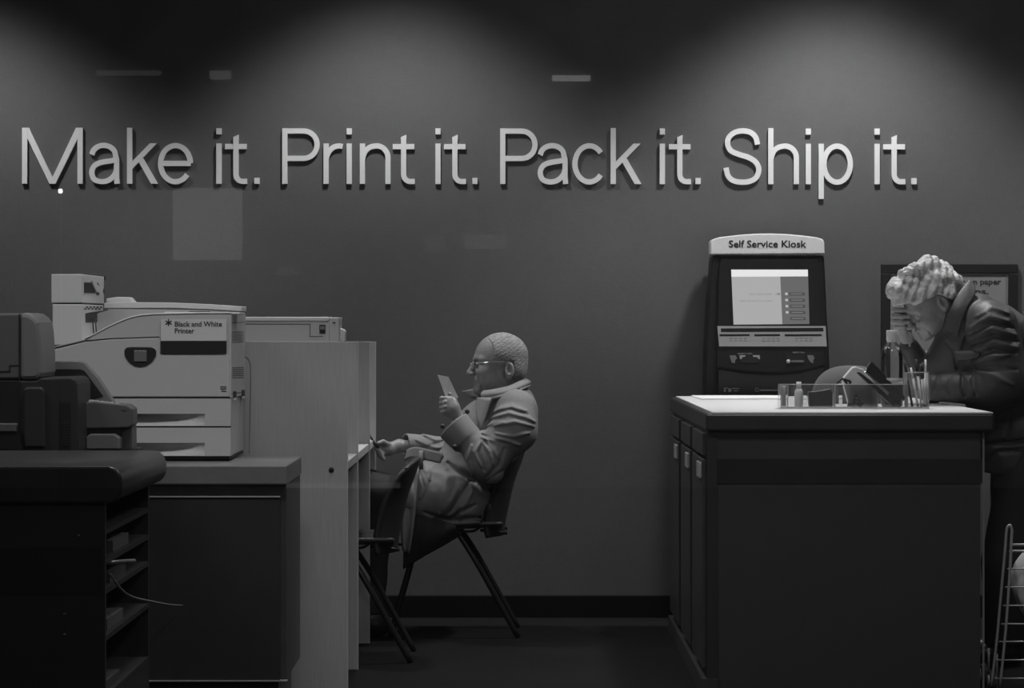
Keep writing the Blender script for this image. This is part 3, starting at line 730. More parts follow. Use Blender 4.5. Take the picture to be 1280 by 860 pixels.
pen(1156.5,1157,449.5,.045,'plain','upright white pen with pale end at the right rear of the pen box')
pen(1158,1154,453,.055,'cap','white pen with black cap at the rear right of the pen box')
pen(1140.5,1130.5,452,.05,'black','black pen with dark body leaning out of the left rear of the pen box')
# staplers leaning across the tray
def slab(a, b, up, thk, dep, name, m, par, bevel=.002, y=0.05):
    "bar from picture point a to b, thickness thk upward-right, depth dep"
    pass
def bar(pts, y0, d, name, m, par, bevel=.002):
    return MB().prism([(tq(x,y,y0).x,tq(x,y,y0).z) for x,y in pts], TY+y0, TY+y0+d).build(name,m,par,bevel=bevel)
s1 = thing('stapler', tq(1110,505,.03), 'black office stapler leaning diagonally across the clear organizer, rear end up', 'stapler')
bar([(1081.5,462.5),(1089.5,451.5),(1107,469),(1108.5,474),(1113,477),(1132,496.5),(1130,501.5),(1124,502.5),(1119,501)],.012,.034,'magazine_arm','stapler_black',s1,.003)
bar([(1071,465.5),(1074,464.5),(1128,507),(1122,510),(1116,508)],.012,.034,'base_plate','stapler_black',s1,.002)
bar([(1079.5,464.8),(1082.5,464),(1112,490.5),(1110,495)],.008,.012,'steel_rail','chrome',s1,.001)
g = MB(); a = tq(1127.7,500.3,.008); g.ball((a.x,a.y,a.z),(.003,.003,.003)); g.tube([tq(1081,464.5,.012),tq(1083.5,460.2,.012)],.0022,6); g.build('rivet','chrome',s1)
s2 = thing('tape_dispenser', tq(1085,505,.12), 'white wedge shaped dispenser with dark nose leaning behind the black stapler', 'dispenser')
bar([(1053,474),(1066,459),(1070,458.4),(1083,462.5),(1097,477),(1098,509.5),(1062,509.5),(1056,486)],.104,.045,'shell','stapler_white',s2,.004)
g = MB(); g.tube(smoothline([tq(1045.5,480,.102),tq(1049,476.5,.102),tq(1053,474,.102),tq(1058,475,.102),tq(1063,477,.102),tq(1061.5,481,.102)],4),.0035,8)
g.tube(smoothline([tq(1052,472,.103),tq(1055,475,.103),tq(1059,480,.103)],4),.003,8)
g.build('dark_nose','stapler_black',s2)
# small things in the compartments
t = thing('correction_bottle', tq(998,508,.04), 'small white bottle standing in the left part of the organizer', 'bottle')
a = tq(998.5,508.8,.045); MB().lathe([(.013,0),(.014,.004),(.014,.052),(.009,.06)],(a.x,a.y,a.z),16).build('bottle_body','white_plastic',t)
MB().lathe([(.008,.06),(.008,.084)],(a.x,a.y,a.z),16).build('bottle_cap','white_plastic',t)
t = MB(); t.pprism([(977.8,508),(977.8,482.5),(982.5,482.5),(982.5,508)],TS,.02,.02); tag(t.build('eraser_block','label_light',bevel=.002),'narrow pale block standing in the leftmost slot of the organizer','eraser')
t = MB(); t.pprism([(1012,508.5),(1011,490),(1022,489),(1038,486),(1041,491),(1041,508.5)],TS,.05,.03); tag(t.build('note_cube','clip_dark',bevel=.003),'dark block of notes in the middle left compartment of the organizer','notes')
random.seed(3)
for i,(x,y,ang) in enumerate(((1062,505.5,10),(1067,504,70),(1072,504.5,-30),(1068,499,20),(1073,499.5,95),(1070,494.5,-15),(1076,505.5,50))):
    g = MB(); a = tq(x,y,.05+.004*i); ca,sa = math.cos(math.radians(ang)), math.sin(math.radians(ang))
    def r2(u,v): return (a.x+(u*ca-v*sa), a.z+(u*sa+v*ca))
    g.prism([r2(-.010,-.006),r2(.010,-.006),r2(.004,.006),r2(-.004,.006)], a.y-.006, a.y+.006)
    tag(g.build('binder_clip','clip_dark',bevel=.001),'small dark binder clip in the heap inside the middle compartment','clip','binder clips heaped in the organizer')
# water bottle behind the organizer
BS = 336; by = Yof(BS); bc = at(1114.7,0,by); zt_b = at(0,413,by).z
hb = zt_b-CZ; R = 27.5/2/(BS*K)
wb = thing('water_bottle', (bc.x,by,CZ), 'clear plastic water bottle with white cap behind the organizer', 'bottle')
MB().lathe([(R*.8,0),(R*.98,.006),(R,.02),(R,.055),(R*.96,.06),(R,.066),(R,hb*.62),(R*.97,hb*.68),(R*.86,hb*.75),(R*.62,hb*.81),(R*.42,hb*.845),(R*.38,hb*.87)],(bc.x,by,CZ+.0005),32).build('bottle_body','clear_plastic',wb)
MB().lathe([(R*.9,.003),(R*.93,.02),(R*.93,hb*.35)],(bc.x,by,CZ+.001),32).build('water','clear_plastic',wb)
MB().lathe([(R*.40,hb*.845),(R*.47,hb*.85),(R*.47,hb*.87),(R*.50,hb*.872),(R*.50,hb*.99),(R*.46,hb)],(bc.x,by,CZ+.0005),24).build('cap','white_plastic',wb)
MB().lathe([(R*1.012,.080),(R*1.012,.098)],(bc.x,by,CZ),32).build('label_band','label_light',wb)
# rounded hat shape behind the stapler
HS = 318; hy = Yof(HS); hc = at(1064,0,hy)
hz = at(0,457,hy).z-CZ; hr = 50/(HS*K)
prf = [(hr*1.0,0),(hr*1.0,.012)]+[(hr*math.cos(math.radians(a))**.75, .012+(hz-.012)*math.sin(math.radians(a))) for a in range(8,84,8)]+[(hr*.1,hz)]
hat = thing('felt_hat', (hc.x,hy,CZ), 'grey rounded felt hat lying on the white top behind the staplers', 'hat')
MB().lathe(prf,(hc.x,hy,CZ+.0005),40).build('crown','hat_felt',hat)
# ================================================================ shopping trolley
TR = 352; ty = Yof(TR)
def tp_(x,y,o=0.): return at(x,y,ty+o)
tl = thing('shopping_trolley', (tp_(1275,0).x,ty+.1,0), 'white wire shopping trolley with plastic bag beside the right end of the island', 'trolley')
wdt = .36
for o_,nm in ((0,'side_rail'),(.22,'side_rail')):
    for dx in (0,wdt):
        m = MB(); pts = [tp_(1239,858,o_),tp_(1246,800,o_),tp_(1251,745,o_),tp_(1256,690,o_),tp_(1258,665,o_),tp_(1260,658,o_),tp_(1263,657,o_),tp_(1265,664,o_),tp_(1264.5,672,o_),tp_(1262,720,o_),tp_(1257,790,o_),tp_(1250,858,o_)]
        m.tube([p+Vector((dx,0,0)) for p in smoothline(pts,4)], .0045, 8); m.build(nm,'wire_white',tl)
for i,y in enumerate((681,689,711,734,757,780,802,825,848)):
    u = (y-660)/190.; xx = 1263-(y-681)*.115
    p = [tp_(xx,y,0), tp_(xx,y,0)+Vector((wdt,0,0)), tp_(xx,y,.22)+Vector((wdt,0,0)), tp_(xx,y,.22)]
    MB().tube(p,.0026 if i>1 else .004,6,True).build('basket_wire','wire_white',tl)
wh = MB(); a = tp_(1237,848,.05); rw = .035
def ring(mb, c, r, w):
    n=24; v=[]; 
    for s_ in (-1,1):
        for k in range(n): t_=2*math.pi*k/n; v.append((c.x+s_*w, c.y+r*math.cos(t_), c.z+r*math.sin(t_)))
    f=[tuple(range(n-1,-1,-1)),tuple(range(n,2*n))]+[(k,(k+1)%n,(k+1)%n+n,k+n) for k in range(n)]
    mb.add(v,f)
for dx in (0,.37):
    for oy in (.04,.20):
        m = MB(); c = Vector((a.x+dx+.005, ty+oy, rw)); ring(m,c,rw,.010); w0=m.build('wheel','rubber',tl,bevel=.003)
        m = MB(); ring(m,c,rw*.55,.013); m.build('hub','white_plastic',w0)
m = MB()
for dx in (0,.37):
    for oy in (.04,.20): m.tube([(a.x+dx+.022,ty+oy,rw),(a.x+dx+.022,ty+oy,.12)],.004,6)
m.build('wheel_bracket','wire_white',tl)
# bag inside the trolley
bgc = tp_(1300,722,.11)
g = MB(); nu,nv=28,18; v=[]; f=[]
rr = random.Random(5)
for j in range(nv+1):
    t_ = j/nv
    for i in range(nu):
        a_ = 2*math.pi*i/nu; k = (math.sin(math.pi*min(1,t_*1.02))**.55)*(1-.28*t_)
        wr = 1+.07*math.sin(5*a_+6*t_)+.05*math.sin(9*a_-4*t_)+.03*math.sin(17*a_)
        v.append((bgc.x+.125*k*wr*math.cos(a_)*(.72+.28*t_), bgc.y+.095*k*wr*math.sin(a_), bgc.z-.15+.27*t_))
for j in range(nv):
    for i in range(nu): f.append((j*nu+i,j*nu+(i+1)%nu,(j+1)*nu+(i+1)%nu,(j+1)*nu+i))
f.append(tuple(range(nu-1,-1,-1))); f.append(tuple(nv*nu+i for i in range(nu)))
g.add(v,f,True)
bag = g.build('plastic_bag','bag_white'); tag(bag,'crumpled white plastic bag held inside the wire trolley','bag')
# ================================================================ implicit-surface modelling for people, chairs' shells and cloth
mat('skin', .28, .40, noise=.10, nscale=60, bump=.12, bscale=160)
mat('lip', .20, .5)
mat('eye_white', .5, .2)
mat('hair_grey', .27, .6, noise=.30, nscale=60, stretch=(1,1,3.5), bump=.5, bscale=140)
mat('hair_white', .50, .6, noise=.22, nscale=90, bump=.6, bscale=150)
mat('trench_cloth', .22, .75, noise=.05, nscale=90, bump=.12, bscale=400)
mat('trench_dark', .05, .8)
mat('parka_cloth', .046, .55, noise=.10, nscale=60, bump=.15, bscale=120)
mat('trousers_dark', .02, .8)
mat('shoe_leather', .015, .35)
mat('spectacle_metal', .7, .2, metal=1.)
clear_mat('lens', .92, .02, 1.6)
mat('chair_shell', .022, .5)
mat('chair_steel', .02, .3, metal=.3)
mat('button_dark', .03, .4)
mat('cuff_white', .3, .7)
def V3(p): return np.array([p[0],p[1],p[2]], dtype=np.float32)
def cap(a, b, ra, rb):
    a, b = V3(a), V3(b); ba = b-a; L = float(ba@ba)+1e-12
    def f(p):
        pa = p-a; t = np.clip((pa@ba)/L, 0, 1)
        return np.linalg.norm(pa-t[:,None]*ba, axis=1) - (ra+(rb-ra)*t)
    return f
def ell(c, r, R=None):
    c = V3(c); r = V3(r)
    def f(p):
        q = p-c
        if R is not None: q = q@R
        k0 = np.linalg.norm(q/r, axis=1); k1 = np.linalg.norm(q/(r*r), axis=1)+1e-9
        return k0*(k0-1)/k1
    return f
def smin(a, b, k):
    h = np.maximum(k-np.abs(a-b), 0)/k
    return np.minimum(a,b)-h*h*k*.25
def smax(a, b, k): return -smin(-a,-b,k)
def union(fs, k):
    "fs: list of functions or (function, k)"
    def f(p):
        d = None
        for g in fs:
            kk = k
            if isinstance(g, tuple): g, kk = g
            e = g(p); d = e if d is None else smin(d, e, kk)
        return d
    return f
def surf(f, lo, hi, h, blk=8):
    lo = np.array(lo, dtype=np.float32); hi = np.array(hi, dtype=np.float32)
    nb = np.ceil((hi-lo)/(h*blk)).astype(int)
    n = nb*blk+1
    V = np.ones(tuple(n), dtype=np.float32)
    bi = np.stack(np.meshgrid(*[np.arange(k) for k in nb], indexing='ij'), -1).reshape(-1,3)
    d = f((lo+(bi+.5)*blk*h).astype(np.float32))
    rad = blk*h*.87*1.35+.012
    for b_, dd in zip(bi[d<=-rad], d[d<=-rad]):
        V[b_[0]*blk:b_[0]*blk+blk+1, b_[1]*blk:b_[1]*blk+blk+1, b_[2]*blk:b_[2]*blk+blk+1] = -1
    near = bi[np.abs(d)<rad]
    og = np.stack(np.meshgrid(*[np.arange(blk+1)]*3, indexing='ij'), -1).reshape(-1,3)
    for i in range(0, len(near), 400):
        nn = near[i:i+400]; idx = (nn[:,None,:]*blk+og[None]).reshape(-1,3)
        V[idx[:,0],idx[:,1],idx[:,2]] = f((lo+idx*h).astype(np.float32))
    S = V < 0
    cs = [S[i:n[0]-1+i, j:n[1]-1+j, k:n[2]-1+k] for i in (0,1) for j in (0,1) for k in (0,1)]
    anyv = cs[0].copy(); allv = cs[0].copy()
    for c in cs[1:]: anyv |= c; allv &= c
    act = anyv & ~allv; cells = np.argwhere(act)
    idm = -np.ones(act.shape, dtype=np.int64); idm[act] = np.arange(len(cells))
    acc = np.zeros((len(cells),3)); cnt = np.zeros(len(cells))
    cor = [(i,j,k) for i in (0,1) for j in (0,1) for k in (0,1)]
    for a in range(8):
        for b_ in range(a+1,8):
            if sum(abs(cor[a][q]-cor[b_][q]) for q in range(3)) != 1: continue
            va = V[cells[:,0]+cor[a][0],cells[:,1]+cor[a][1],cells[:,2]+cor[a][2]]; vb = V[cells[:,0]+cor[b_][0],cells[:,1]+cor[b_][1],cells[:,2]+cor[b_][2]]
            m = (va<0) != (vb<0); t = np.where(m, va/np.where(m, va-vb, 1), 0)
            pt = np.array(cor[a])+(np.array(cor[b_])-np.array(cor[a]))*t[:,None]
            acc += np.where(m[:,None], pt, 0); cnt += m
    verts = lo+(cells+acc/cnt[:,None])*h
    faces = []
    for ax in range(3):
        u, w = (ax+1)%3, (ax+2)%3
        sl0 = [slice(None)]*3; sl1 = [slice(None)]*3; sl0[ax] = slice(0,n[ax]-1); sl1[ax] = slice(1,n[ax])
        s0 = S[tuple(sl0)]; s1 = S[tuple(sl1)]; e = np.argwhere(s0 != s1)
        e = e[(e[:,u]>0)&(e[:,w]>0)&(e[:,u]<n[u]-1)&(e[:,w]<n[w]-1)]
        fl = s0[e[:,0],e[:,1],e[:,2]]
        def cid(du, dw):
            q = e.copy(); q[:,u] += du; q[:,w] += dw; return idm[q[:,0],q[:,1],q[:,2]]
        q = np.stack([cid(-1,-1), cid(0,-1), cid(0,0), cid(-1,0)], 1)
        q = np.where(fl[:,None], q, q[:,::-1]); faces.append(q)
    return verts, np.concatenate(faces)
def surf_obj(name, m, parent, f, lo, hi, h):
    v, fc = surf(f, lo, hi, h)
    me = bpy.data.meshes.new(name); off = worldloc(parent) if parent else Vector((0,0,0))
    v = v-np.array(off[:])
    me.vertices.add(len(v)); me.vertices.foreach_set('co', v.astype(np.float32).ravel())
    me.loops.add(fc.size); me.loops.foreach_set('vertex_index', fc.ravel().astype(np.int32))
    me.polygons.add(len(fc)); me.polygons.foreach_set('loop_start', np.arange(0,fc.size,4,dtype=np.int32)); me.polygons.foreach_set('use_smooth', np.ones(len(fc),dtype=bool))
    me.update(calc_edges=True); me.validate()
    me.materials.append(MATS[m]); o = bpy.data.objects.new(name, me); C.objects.link(o); o.parent = parent
    return o
def bounds(pts, pad): a = np.array([list(p) for p in pts]); return a.min(0)-pad, a.max(0)+pad
def noise3(p, sc, seed=0):
    r = np.random.RandomState(seed); o = np.zeros(len(p), dtype=np.float32)
    for i in range(6):
        w_ = r.normal(size=3); w_ = (w_/np.linalg.norm(w_)*sc*r.uniform(.7,1.5)).astype(np.float32)
        o += np.sin(p@w_+r.uniform(0,6.28)+1.3*np.sin(p@w_[::-1]*.7))
    return o/6
def frame(fwd, up):
    "matrix whose columns are forward, left, up"
    x = Vector(fwd).normalized(); z = Vector(up); z = (z-x*z.dot(x)).normalized(); y = z.cross(x)
    return np.array([[x.x,y.x,z.x],[x.y,y.y,z.y],[x.z,y.z,z.z]], dtype=np.float32)
def head_fns(o, R, s, ear_x=-.018, jowl=1., ear_z=0., short=1.):
    "implicit old person's head; o origin between the eyes' level and the ears, R frame, s scale"
    o = V3(o)
    def loc(p):
        q = ((p-o)@R)/s
        if short != 1.: q[:,2] = np.where(q[:,2]<0, q[:,2]*short, q[:,2])
        return q
    def f(p):
        q = loc(p); d = ell((-.012,0,.035),(.100,.076,.088))(q)
        d = smin(d, ell((.028,0,-.020),(.062,.060,.082))(q), .035)
        d = smin(d, cap((.0,.040,-.055),(.062,.014,-.092),.024,.020)(q), .03); d = smin(d, cap((.0,-.040,-.055),(.062,-.014,-.092),.024,.020)(q), .03)
        d = smin(d, ell((.073,0,-.098),(.020,.022,.018))(q), .02)
        for sgn in (1,-1):
            d = smin(d, ell((.058,sgn*.040,-.034),(.030,.022,.026))(q), .02)            # cheek
            d = smin(d, cap((.084,sgn*.012,.018),(.068,sgn*.045,.016),.0095,.009)(q), .016)   # brow ridge
            d = smin(d, ell((.045,sgn*.045,-.070),(.03,.018*jowl,.026))(q), .02)         # jowl
        for sgn in (1,-1):
            d = smax(d, -ell((.094,sgn*.031,-.002),(.020,.017,.013))(q), .014)           # socket
            d = smin(d, ell((.076,sgn*.031,-.001),(.0125,.0135,.0115))(q), .003)
            d = smin(d, cap((.080,sgn*.018,-.010),(.076,sgn*.043,-.011),.0035,.003)(q), .006)
            d = smax(d, -cap((.098,sgn*.020,-.042),(.080,sgn*.034,-.074),.0055,.0035)(q), .008)
            d = smax(d, -cap((.070,sgn*.044,-.078),(.066,sgn*.036,-.094),.003,.002)(q), .008)
            d = smax(d, -cap((.090,sgn*.020,-.017),(.078,sgn*.046,-.020),.0022,.0018)(q), .005)
        d = smin(d, cap((.090,0,.006),(.112,0,-.032),.0075,.0110)(q), .010)
        d = smin(d, ell((.104,.0095,-.037),(.012,.0075,.0075))(q), .006); d = smin(d, ell((.104,-.0095,-.037),(.012,.0075,.0075))(q), .006)
        d = smax(d, -ell((.107,.0075,-.044),(.005,.003,.004))(q), .003); d = smax(d, -ell((.107,-.0075,-.044),(.005,.003,.004))(q), .003)
        d = smin(d, ell((.076,0,-.062),(.018,.026,.018))(q), .014)
        d = smin(d, ell((.090,0,-.0605),(.0085,.022,.0055))(q), .004); d = smin(d, ell((.088,0,-.0725),(.0085,.019,.006))(q), .004)
        d = smax(d, -cap((.099,.024,-.0672),(.099,-.024,-.0672),.0048,.0048)(q), .003)
        for sgn in (1,-1):
            e = ell((ear_x,sgn*.080,-.006+ear_z),(.019,.011,.031))(q)
            e = smax(e, -ell((ear_x+.003,sgn*.092,.000+ear_z),(.0125,.012,.022))(q), .003)
            e = smin(e, ell((ear_x+.005,sgn*.079,-.032+ear_z),(.009,.006,.010))(q), .006)
            e = smin(e, cap((ear_x+.014,sgn*.081,-.006+ear_z),(ear_x+.012,sgn*.082,-.014+ear_z),.004,.004)(q), .004)
            e = smin(e, cap((ear_x-.004,sgn*.084,.012+ear_z),(ear_x-.008,sgn*.084,-.014+ear_z),.0025,.0025)(q), .004)
            d = smin(d, e, .006)
        return d*s
    return f, loc
def finger(pts, r0, r1):
    n = len(pts)-1
    return [(cap(pts[i], pts[i+1], r0+(r1-r0)*i/n, r0+(r1-r0)*(i+1)/n), .004) for i in range(n)]
def creases(p, strokes, o_xz, near_y, w=.010):
    "raised (positive) or sunk (negative) cloth folds given as picture polylines on the near side of a figure"
    out = np.zeros(len(p), dtype=np.float32); q = p[:,[0,2]]+.004*np.stack([noise3(p,45,61),noise3(p,45,62)],1)
    side = 1/(1+np.exp(np.clip((p[:,1]-near_y)/.015,-30,30)))
    for pts, amp, wd in strokes:
        P2 = [np.array([o_xz(x,y).x, o_xz(x,y).z],dtype=np.float32) for x,y in pts]
        dm = None; n = len(P2)-1
        for i in range(n):
            a,b = P2[i],P2[i+1]; ba=b-a; pa=q-a; t=np.clip((pa@ba)/(ba@ba+1e-9),0,1); dd=np.linalg.norm(pa-t[:,None]*ba,axis=1)
            tt=(i+t)/n; dd = dd/(1.3*wd*(.35+.55*np.sin(np.pi*np.clip(tt,.03,.97))))
            dm = dd if dm is None else np.minimum(dm,dd)
        out += .66*amp*np.exp(-dm*dm)
    return -out*side
# ================================================================ chairs
def make_chair():
    "stacking chair seen from its side; drawn at the seated person's place"
    SN, SFr = 300, 290
    Yn, Yf_ = Yof(SN), Yof(SFr)
    ch = thing('stacking_chair', (at(570,0,Yn).x, (Yn+Yf_)/2, 0), 'dark stacking chair with splayed legs under the seated reading person', 'chair', 'stacking chairs at the carrels')
    def c(x,y,Y): return at(x,y,Yn)+Vector((0,Y-Yn,0))
    ym = (Yn+Yf_)/2; hw = (Yf_-Yn)/2
    for Y in (Yn+.01, Yf_-.01):
        yi = Y+(.02 if Y < ym else -.02)
        MB().tube(smoothline([c(543,656.5,yi),c(560,657.5,yi),c(568,661,yi),c(575,671,yi),c(600,711,Y),c(648,797.5,Y)],6),.0105,10).build('leg','chair_steel',ch)
        MB().tube(smoothline([c(560,664,yi),c(535,665,yi),c(524,672,yi),c(517,690,yi),c(487,797.5,Y)],6),.0105,10).build('leg','chair_steel',ch)
    m = MB()
    m.tube([c(560,664,Yn+.02),c(560,664,Yf_-.02)],.009,8); m.tube([c(530,667,Yn+.02),c(530,667,Yf_-.02)],.009,8); m.build('cross_bar','chair_steel',ch)
    X0 = at(512,0,Yn).x; X1 = at(628,0,Yn).x; zs = at(0,660,Yn).z
    def seat(u,v):
        x = X0+(X1-X0)*v; y = ym+(u-.5)*.42*(1-.06*(1-v))
        e = abs(u-.5)*2
        return (x, y, zs-.018*max(0,(.18-v)/.18)**2+.012*e**3+.005-.012*(1-e*e)*math.sin(math.pi*v))
    MB().sheet(seat,13,15,.014).build('seat','chair_shell',ch)
    MB().tube(smoothline([c(600,659,Yn+.03),c(593,664,Yn+.03),c(583,665,Yn+.03),c(570,664,Yn+.03)],5),.005,8).build('seat_bracket','chair_steel',ch)
    bp = smoothline([c(628,672,0),c(630,655,0),c(635,630,0),c(641,605,0),c(650,580,0),c(656,562,0)],6)
    def back(u,v):
        k = v*(len(bp)-1); i = min(int(k),len(bp)-2); p = bp[i].lerp(bp[i+1],k-i); e = abs(u-.5)*2
        wd = .40*(1-.10*max(0,(v-.75)/.25)**2)
        return (p.x-.075*e**2*(.55+.45*math.sin(math.pi*min(1,v+.15))), ym+(u-.5)*wd, p.z-.03*max(0,(v-.8)/.2)*e**3)
    MB().sheet(back,17,17,.014).build('backrest','chair_shell',ch)
    m = MB(); m.tube([c(600,664,Yn+.06),c(634,668,Yn+.06)],.006,8); m.tube([c(600,664,Yf_-.06),c(634,668,Yf_-.06)],.006,8); m.build('back_support','chair_steel',ch)
    return ch
chair = make_chair()
def dup(o, dv, label):
    r = o.copy(); C.objects.link(r); r.location = Vector(o.location)+Vector(dv); r['label'] = label
    for k in list(o.children):
        q = k.copy(); C.objects.link(q); q.parent = r
        for g_ in k.children:
            w2 = g_.copy(); C.objects.link(w2); w2.parent = q
    return r
p1_ = P(520,828,324); p0_ = P(650,798,300)
ch2 = dup(chair, (p1_.x-p0_.x-.012, p1_.y-p0_.y, 0), 'empty dark stacking chair pushed in to the carrel, in front of the reading person')
# ================================================================ seated person
MY = Yof(297)
def mp(x, y, dy=0.): return at(x, y, MY+dy)
man = thing('person', (mp(585,0).x, MY, 0), 'seated person in a pale trench coat and spectacles reading a small paper', 'person')
hR = frame((-1,-.14,.02),(.03,.06,1)); ho = mp(622.5,456,0)
fh, hl = head_fns(ho, hR, .985, ear_x=-.034, ear_z=-.018)
sh_n, sh_f = mp(643,512,-.17), mp(618,508,.17)
el_n = mp(615,590,-.24); wr_n = mp(574,526,-.20)
el_f = mp(578,572,.20); wr_f = mp(499,557,.10)
hip = mp(592,640,0); neck = mp(633,492,.0)
hip_n, hip_f = mp(590,630,-.09), mp(588,630,.09)
kn_n, kn_f = mp(470,617,-.10), mp(462,612,.08)
an_n, an_f = mp(462,768,-.07), mp(455,762,.10)
# hands
kn = [mp(558.5,498,-.205), mp(556.5,503,-.215), mp(556.5,508.5,-.22), mp(558,513.5,-.22)]
hand_n = [(cap(wr_n, mp(566,512,-.205), .024, .028), .02), (ell(mp(563.5,507,-.205),(.028,.020,.036)), .015)]
for i,(k_, yy) in enumerate(zip(kn,(496.5,502,508,513))):
    pip = mp(551.5+(.8 if i in (0,3) else 0), yy+1.5, -.200+.006*i); tip = mp(557.5, yy+4.5, -.172+.004*i)
    hand_n += finger([k_, pip, tip], .0092-.0006*i, .0075)
hand_n += finger([mp(567,509,-.19), mp(568,499,-.175), mp(562,492.5,-.182)], .0115, .0085)
hand_f = [(cap(wr_f, mp(487,561,.085), .022, .025), .02), (ell(mp(481,561,.08),(.030,.020,.024)), .015)]
for i in range(4):
    a0 = mp(476+i*1.5, 554+i*4.0, .066); a1 = mp(470+i*1.6, 558+i*4.0, .052); a2 = mp(475+i*1.5, 564+i*3.2, .050)
    hand_f += finger([a0,a1,a2], .0092-.0006*i, .0075)
hand_f += finger([mp(486,556,.07), mp(479,552.5,.052), mp(473.5,554,.045)], .011, .0085)
nk = [(cap(mp(629,476,0), mp(634,498,0), .052, .060), .03)]
def body_f(p):
    d = fh(p)
    d = smin(d, nk[0][0](p), .03)
    tor = union([cap(mp(630,510,0), mp(607,548,0), .08, .10), cap(mp(607,548,0), mp(582,606,0), .10, .10), cap(sh_n, sh_f, .05, .05),
                 cap(sh_n, el_n, .045, .038), cap(el_n, wr_n, .036, .024), cap(sh_f, el_f, .045, .038), cap(el_f, wr_f, .036, .024),
                 cap(hip_n, kn_n, .065, .05), cap(hip_f, kn_f, .065, .05), cap(kn_n, an_n, .05, .034), cap(kn_f, an_f, .05, .034)], .03)
    d = smin(d, tor(p), .02)
    d = smin(d, union(hand_n, .004)(p), .01); d = smin(d, union(hand_f, .004)(p), .01)
    return d
lo, hi = bounds([mp(448,405,-.3), mp(672,775,.3)], .03)
surf_obj('body', 'skin', man, body_f, lo, hi, .0032)
# hair: thin on top, fuller at the sides and back
def hair_f(p):
    q = hl(p)
    base = ell((-.014,0,.034),(.103,.081,.092))(q)
    base = smin(base, ell((-.055,0,-.02),(.056,.066,.055))(q), .03)
    st = np.sin(q[:,2]*420+q[:,0]*260+6*noise3(q,28,5)+q[:,1]*60)
    base = base+.0005*st+.0022*noise3(q,60,3)
    line = q[:,0]-(.046-.45*np.maximum(0,.10-q[:,2])+.55*np.maximum(0,.055-q[:,2]))-.003*noise3(q,120,8)
    low = np.where(q[:,0]<-.052, -(q[:,2]+.068), -(q[:,2]-.010))
    d = smax(base, line, .008); d = smax(d, low, .010)
    return d*.985
lo, hi = bounds([ho], .17)
surf_obj('hair', 'hair_grey', man, hair_f, lo, hi, .0026)
# spectacles
def hw_(q): v = V3(ho)+hR@(np.array(q)*.985); return Vector([float(t) for t in v])
sp = MB()
for sgn in (1,-1):
    sp.tube([hw_((.103,sgn*.031+.019*math.cos(t),-.004+.016*math.sin(t))) for t in [2*math.pi*k/20 for k in range(20)]],.0011,6,True)
    sp.tube([hw_((.102,sgn*.050,.004)),hw_((.085,sgn*.070,.004)),hw_((-.03,sgn*.084,.010)),hw_((-.045,sgn*.082,-.004))],.0011,6)
sp.tube([hw_((.104,.012,.002)),hw_((.111,0,.004)),hw_((.104,-.012,.002))],.0011,6)
spo = sp.build('spectacles','spectacle_metal',man)
for sgn in (1,-1):
    m = MB(); n_=20; ce = hw_((.1035,sgn*.031,-.004)); m.add([ce]+[hw_((.103,sgn*.031+.0185*math.cos(2*math.pi*k/n_),-.004+.0155*math.sin(2*math.pi*k/n_))) for k in range(n_)], [(0,1+k,1+(k+1)%n_) for k in range(n_)])
    m.build('lens','lens',spo)
# trench coat
coat_core = [cap(mp(631,508,0), mp(607,548,0), .098, .128), cap(mp(607,548,0), mp(578,606,0), .128, .135), cap(mp(640,520,-.09), mp(640,518,.09), .07, .07),
    ell(mp(560,612,-.02),(.170,.19,.112)), cap(mp(536,598,-.05), mp(531,633,-.07), .070,.064), cap(mp(582,632,-.10), mp(520,622,-.11), .080,.075), cap(mp(582,632,.10), mp(515,615,.10), .080,.07),
    cap(mp(646,509,-.15), mp(638,504,.15), .062,.062)]
sleeve_n = [cap(mp(647,515,-.165), mp(643,538,-.21), .076, .076), cap(mp(643,538,-.21), mp(608,577,-.235), .076, .060), cap(mp(608,577,-.235), mp(576,540,-.215), .062, .056)]
cuff_a, cuff_b = mp(585,552,-.222), mp(566.5,531.5,-.205)
sleeve_f = [cap(mp(620,510,.17), mp(580,566,.21), .065,.052), cap(mp(580,566,.21), mp(508,556,.115), .054,.044)]
tail = [cap(mp(512,600,-.155), mp(508,680,-.165), .020,.008)]
def tube_carve(a, b, r0, r1):
    a,b = V3(a),V3(b); ba=b-a; L=float(ba@ba); Ln=L**.5
    def f(p):
        pa=p-a; t=(pa@ba)/L; tc=np.clip(t,0,1.6)
        return np.maximum(np.linalg.norm(pa-tc[:,None]*ba,axis=1)-(r0+(r1-r0)*tc), -t*Ln)
    return f
def folds(p, a, b, amp, nfold, seed, ph=0.):
    "creases that run across a limb from a to b"
    a,b = V3(a),V3(b); ba=(b-a); L=np.linalg.norm(ba); ba=ba/L; t=(p-a)@ba
    w_ = np.exp(-((np.maximum(0,-t)+np.maximum(0,t-L))/.03)**2)
    s_ = np.sin(t/L*nfold*2*math.pi+ph+2.2*noise3(p,14,seed)+9*(p[:,1]-a[1])*0)
    return amp*w_*(1-np.abs(s_))**1.5
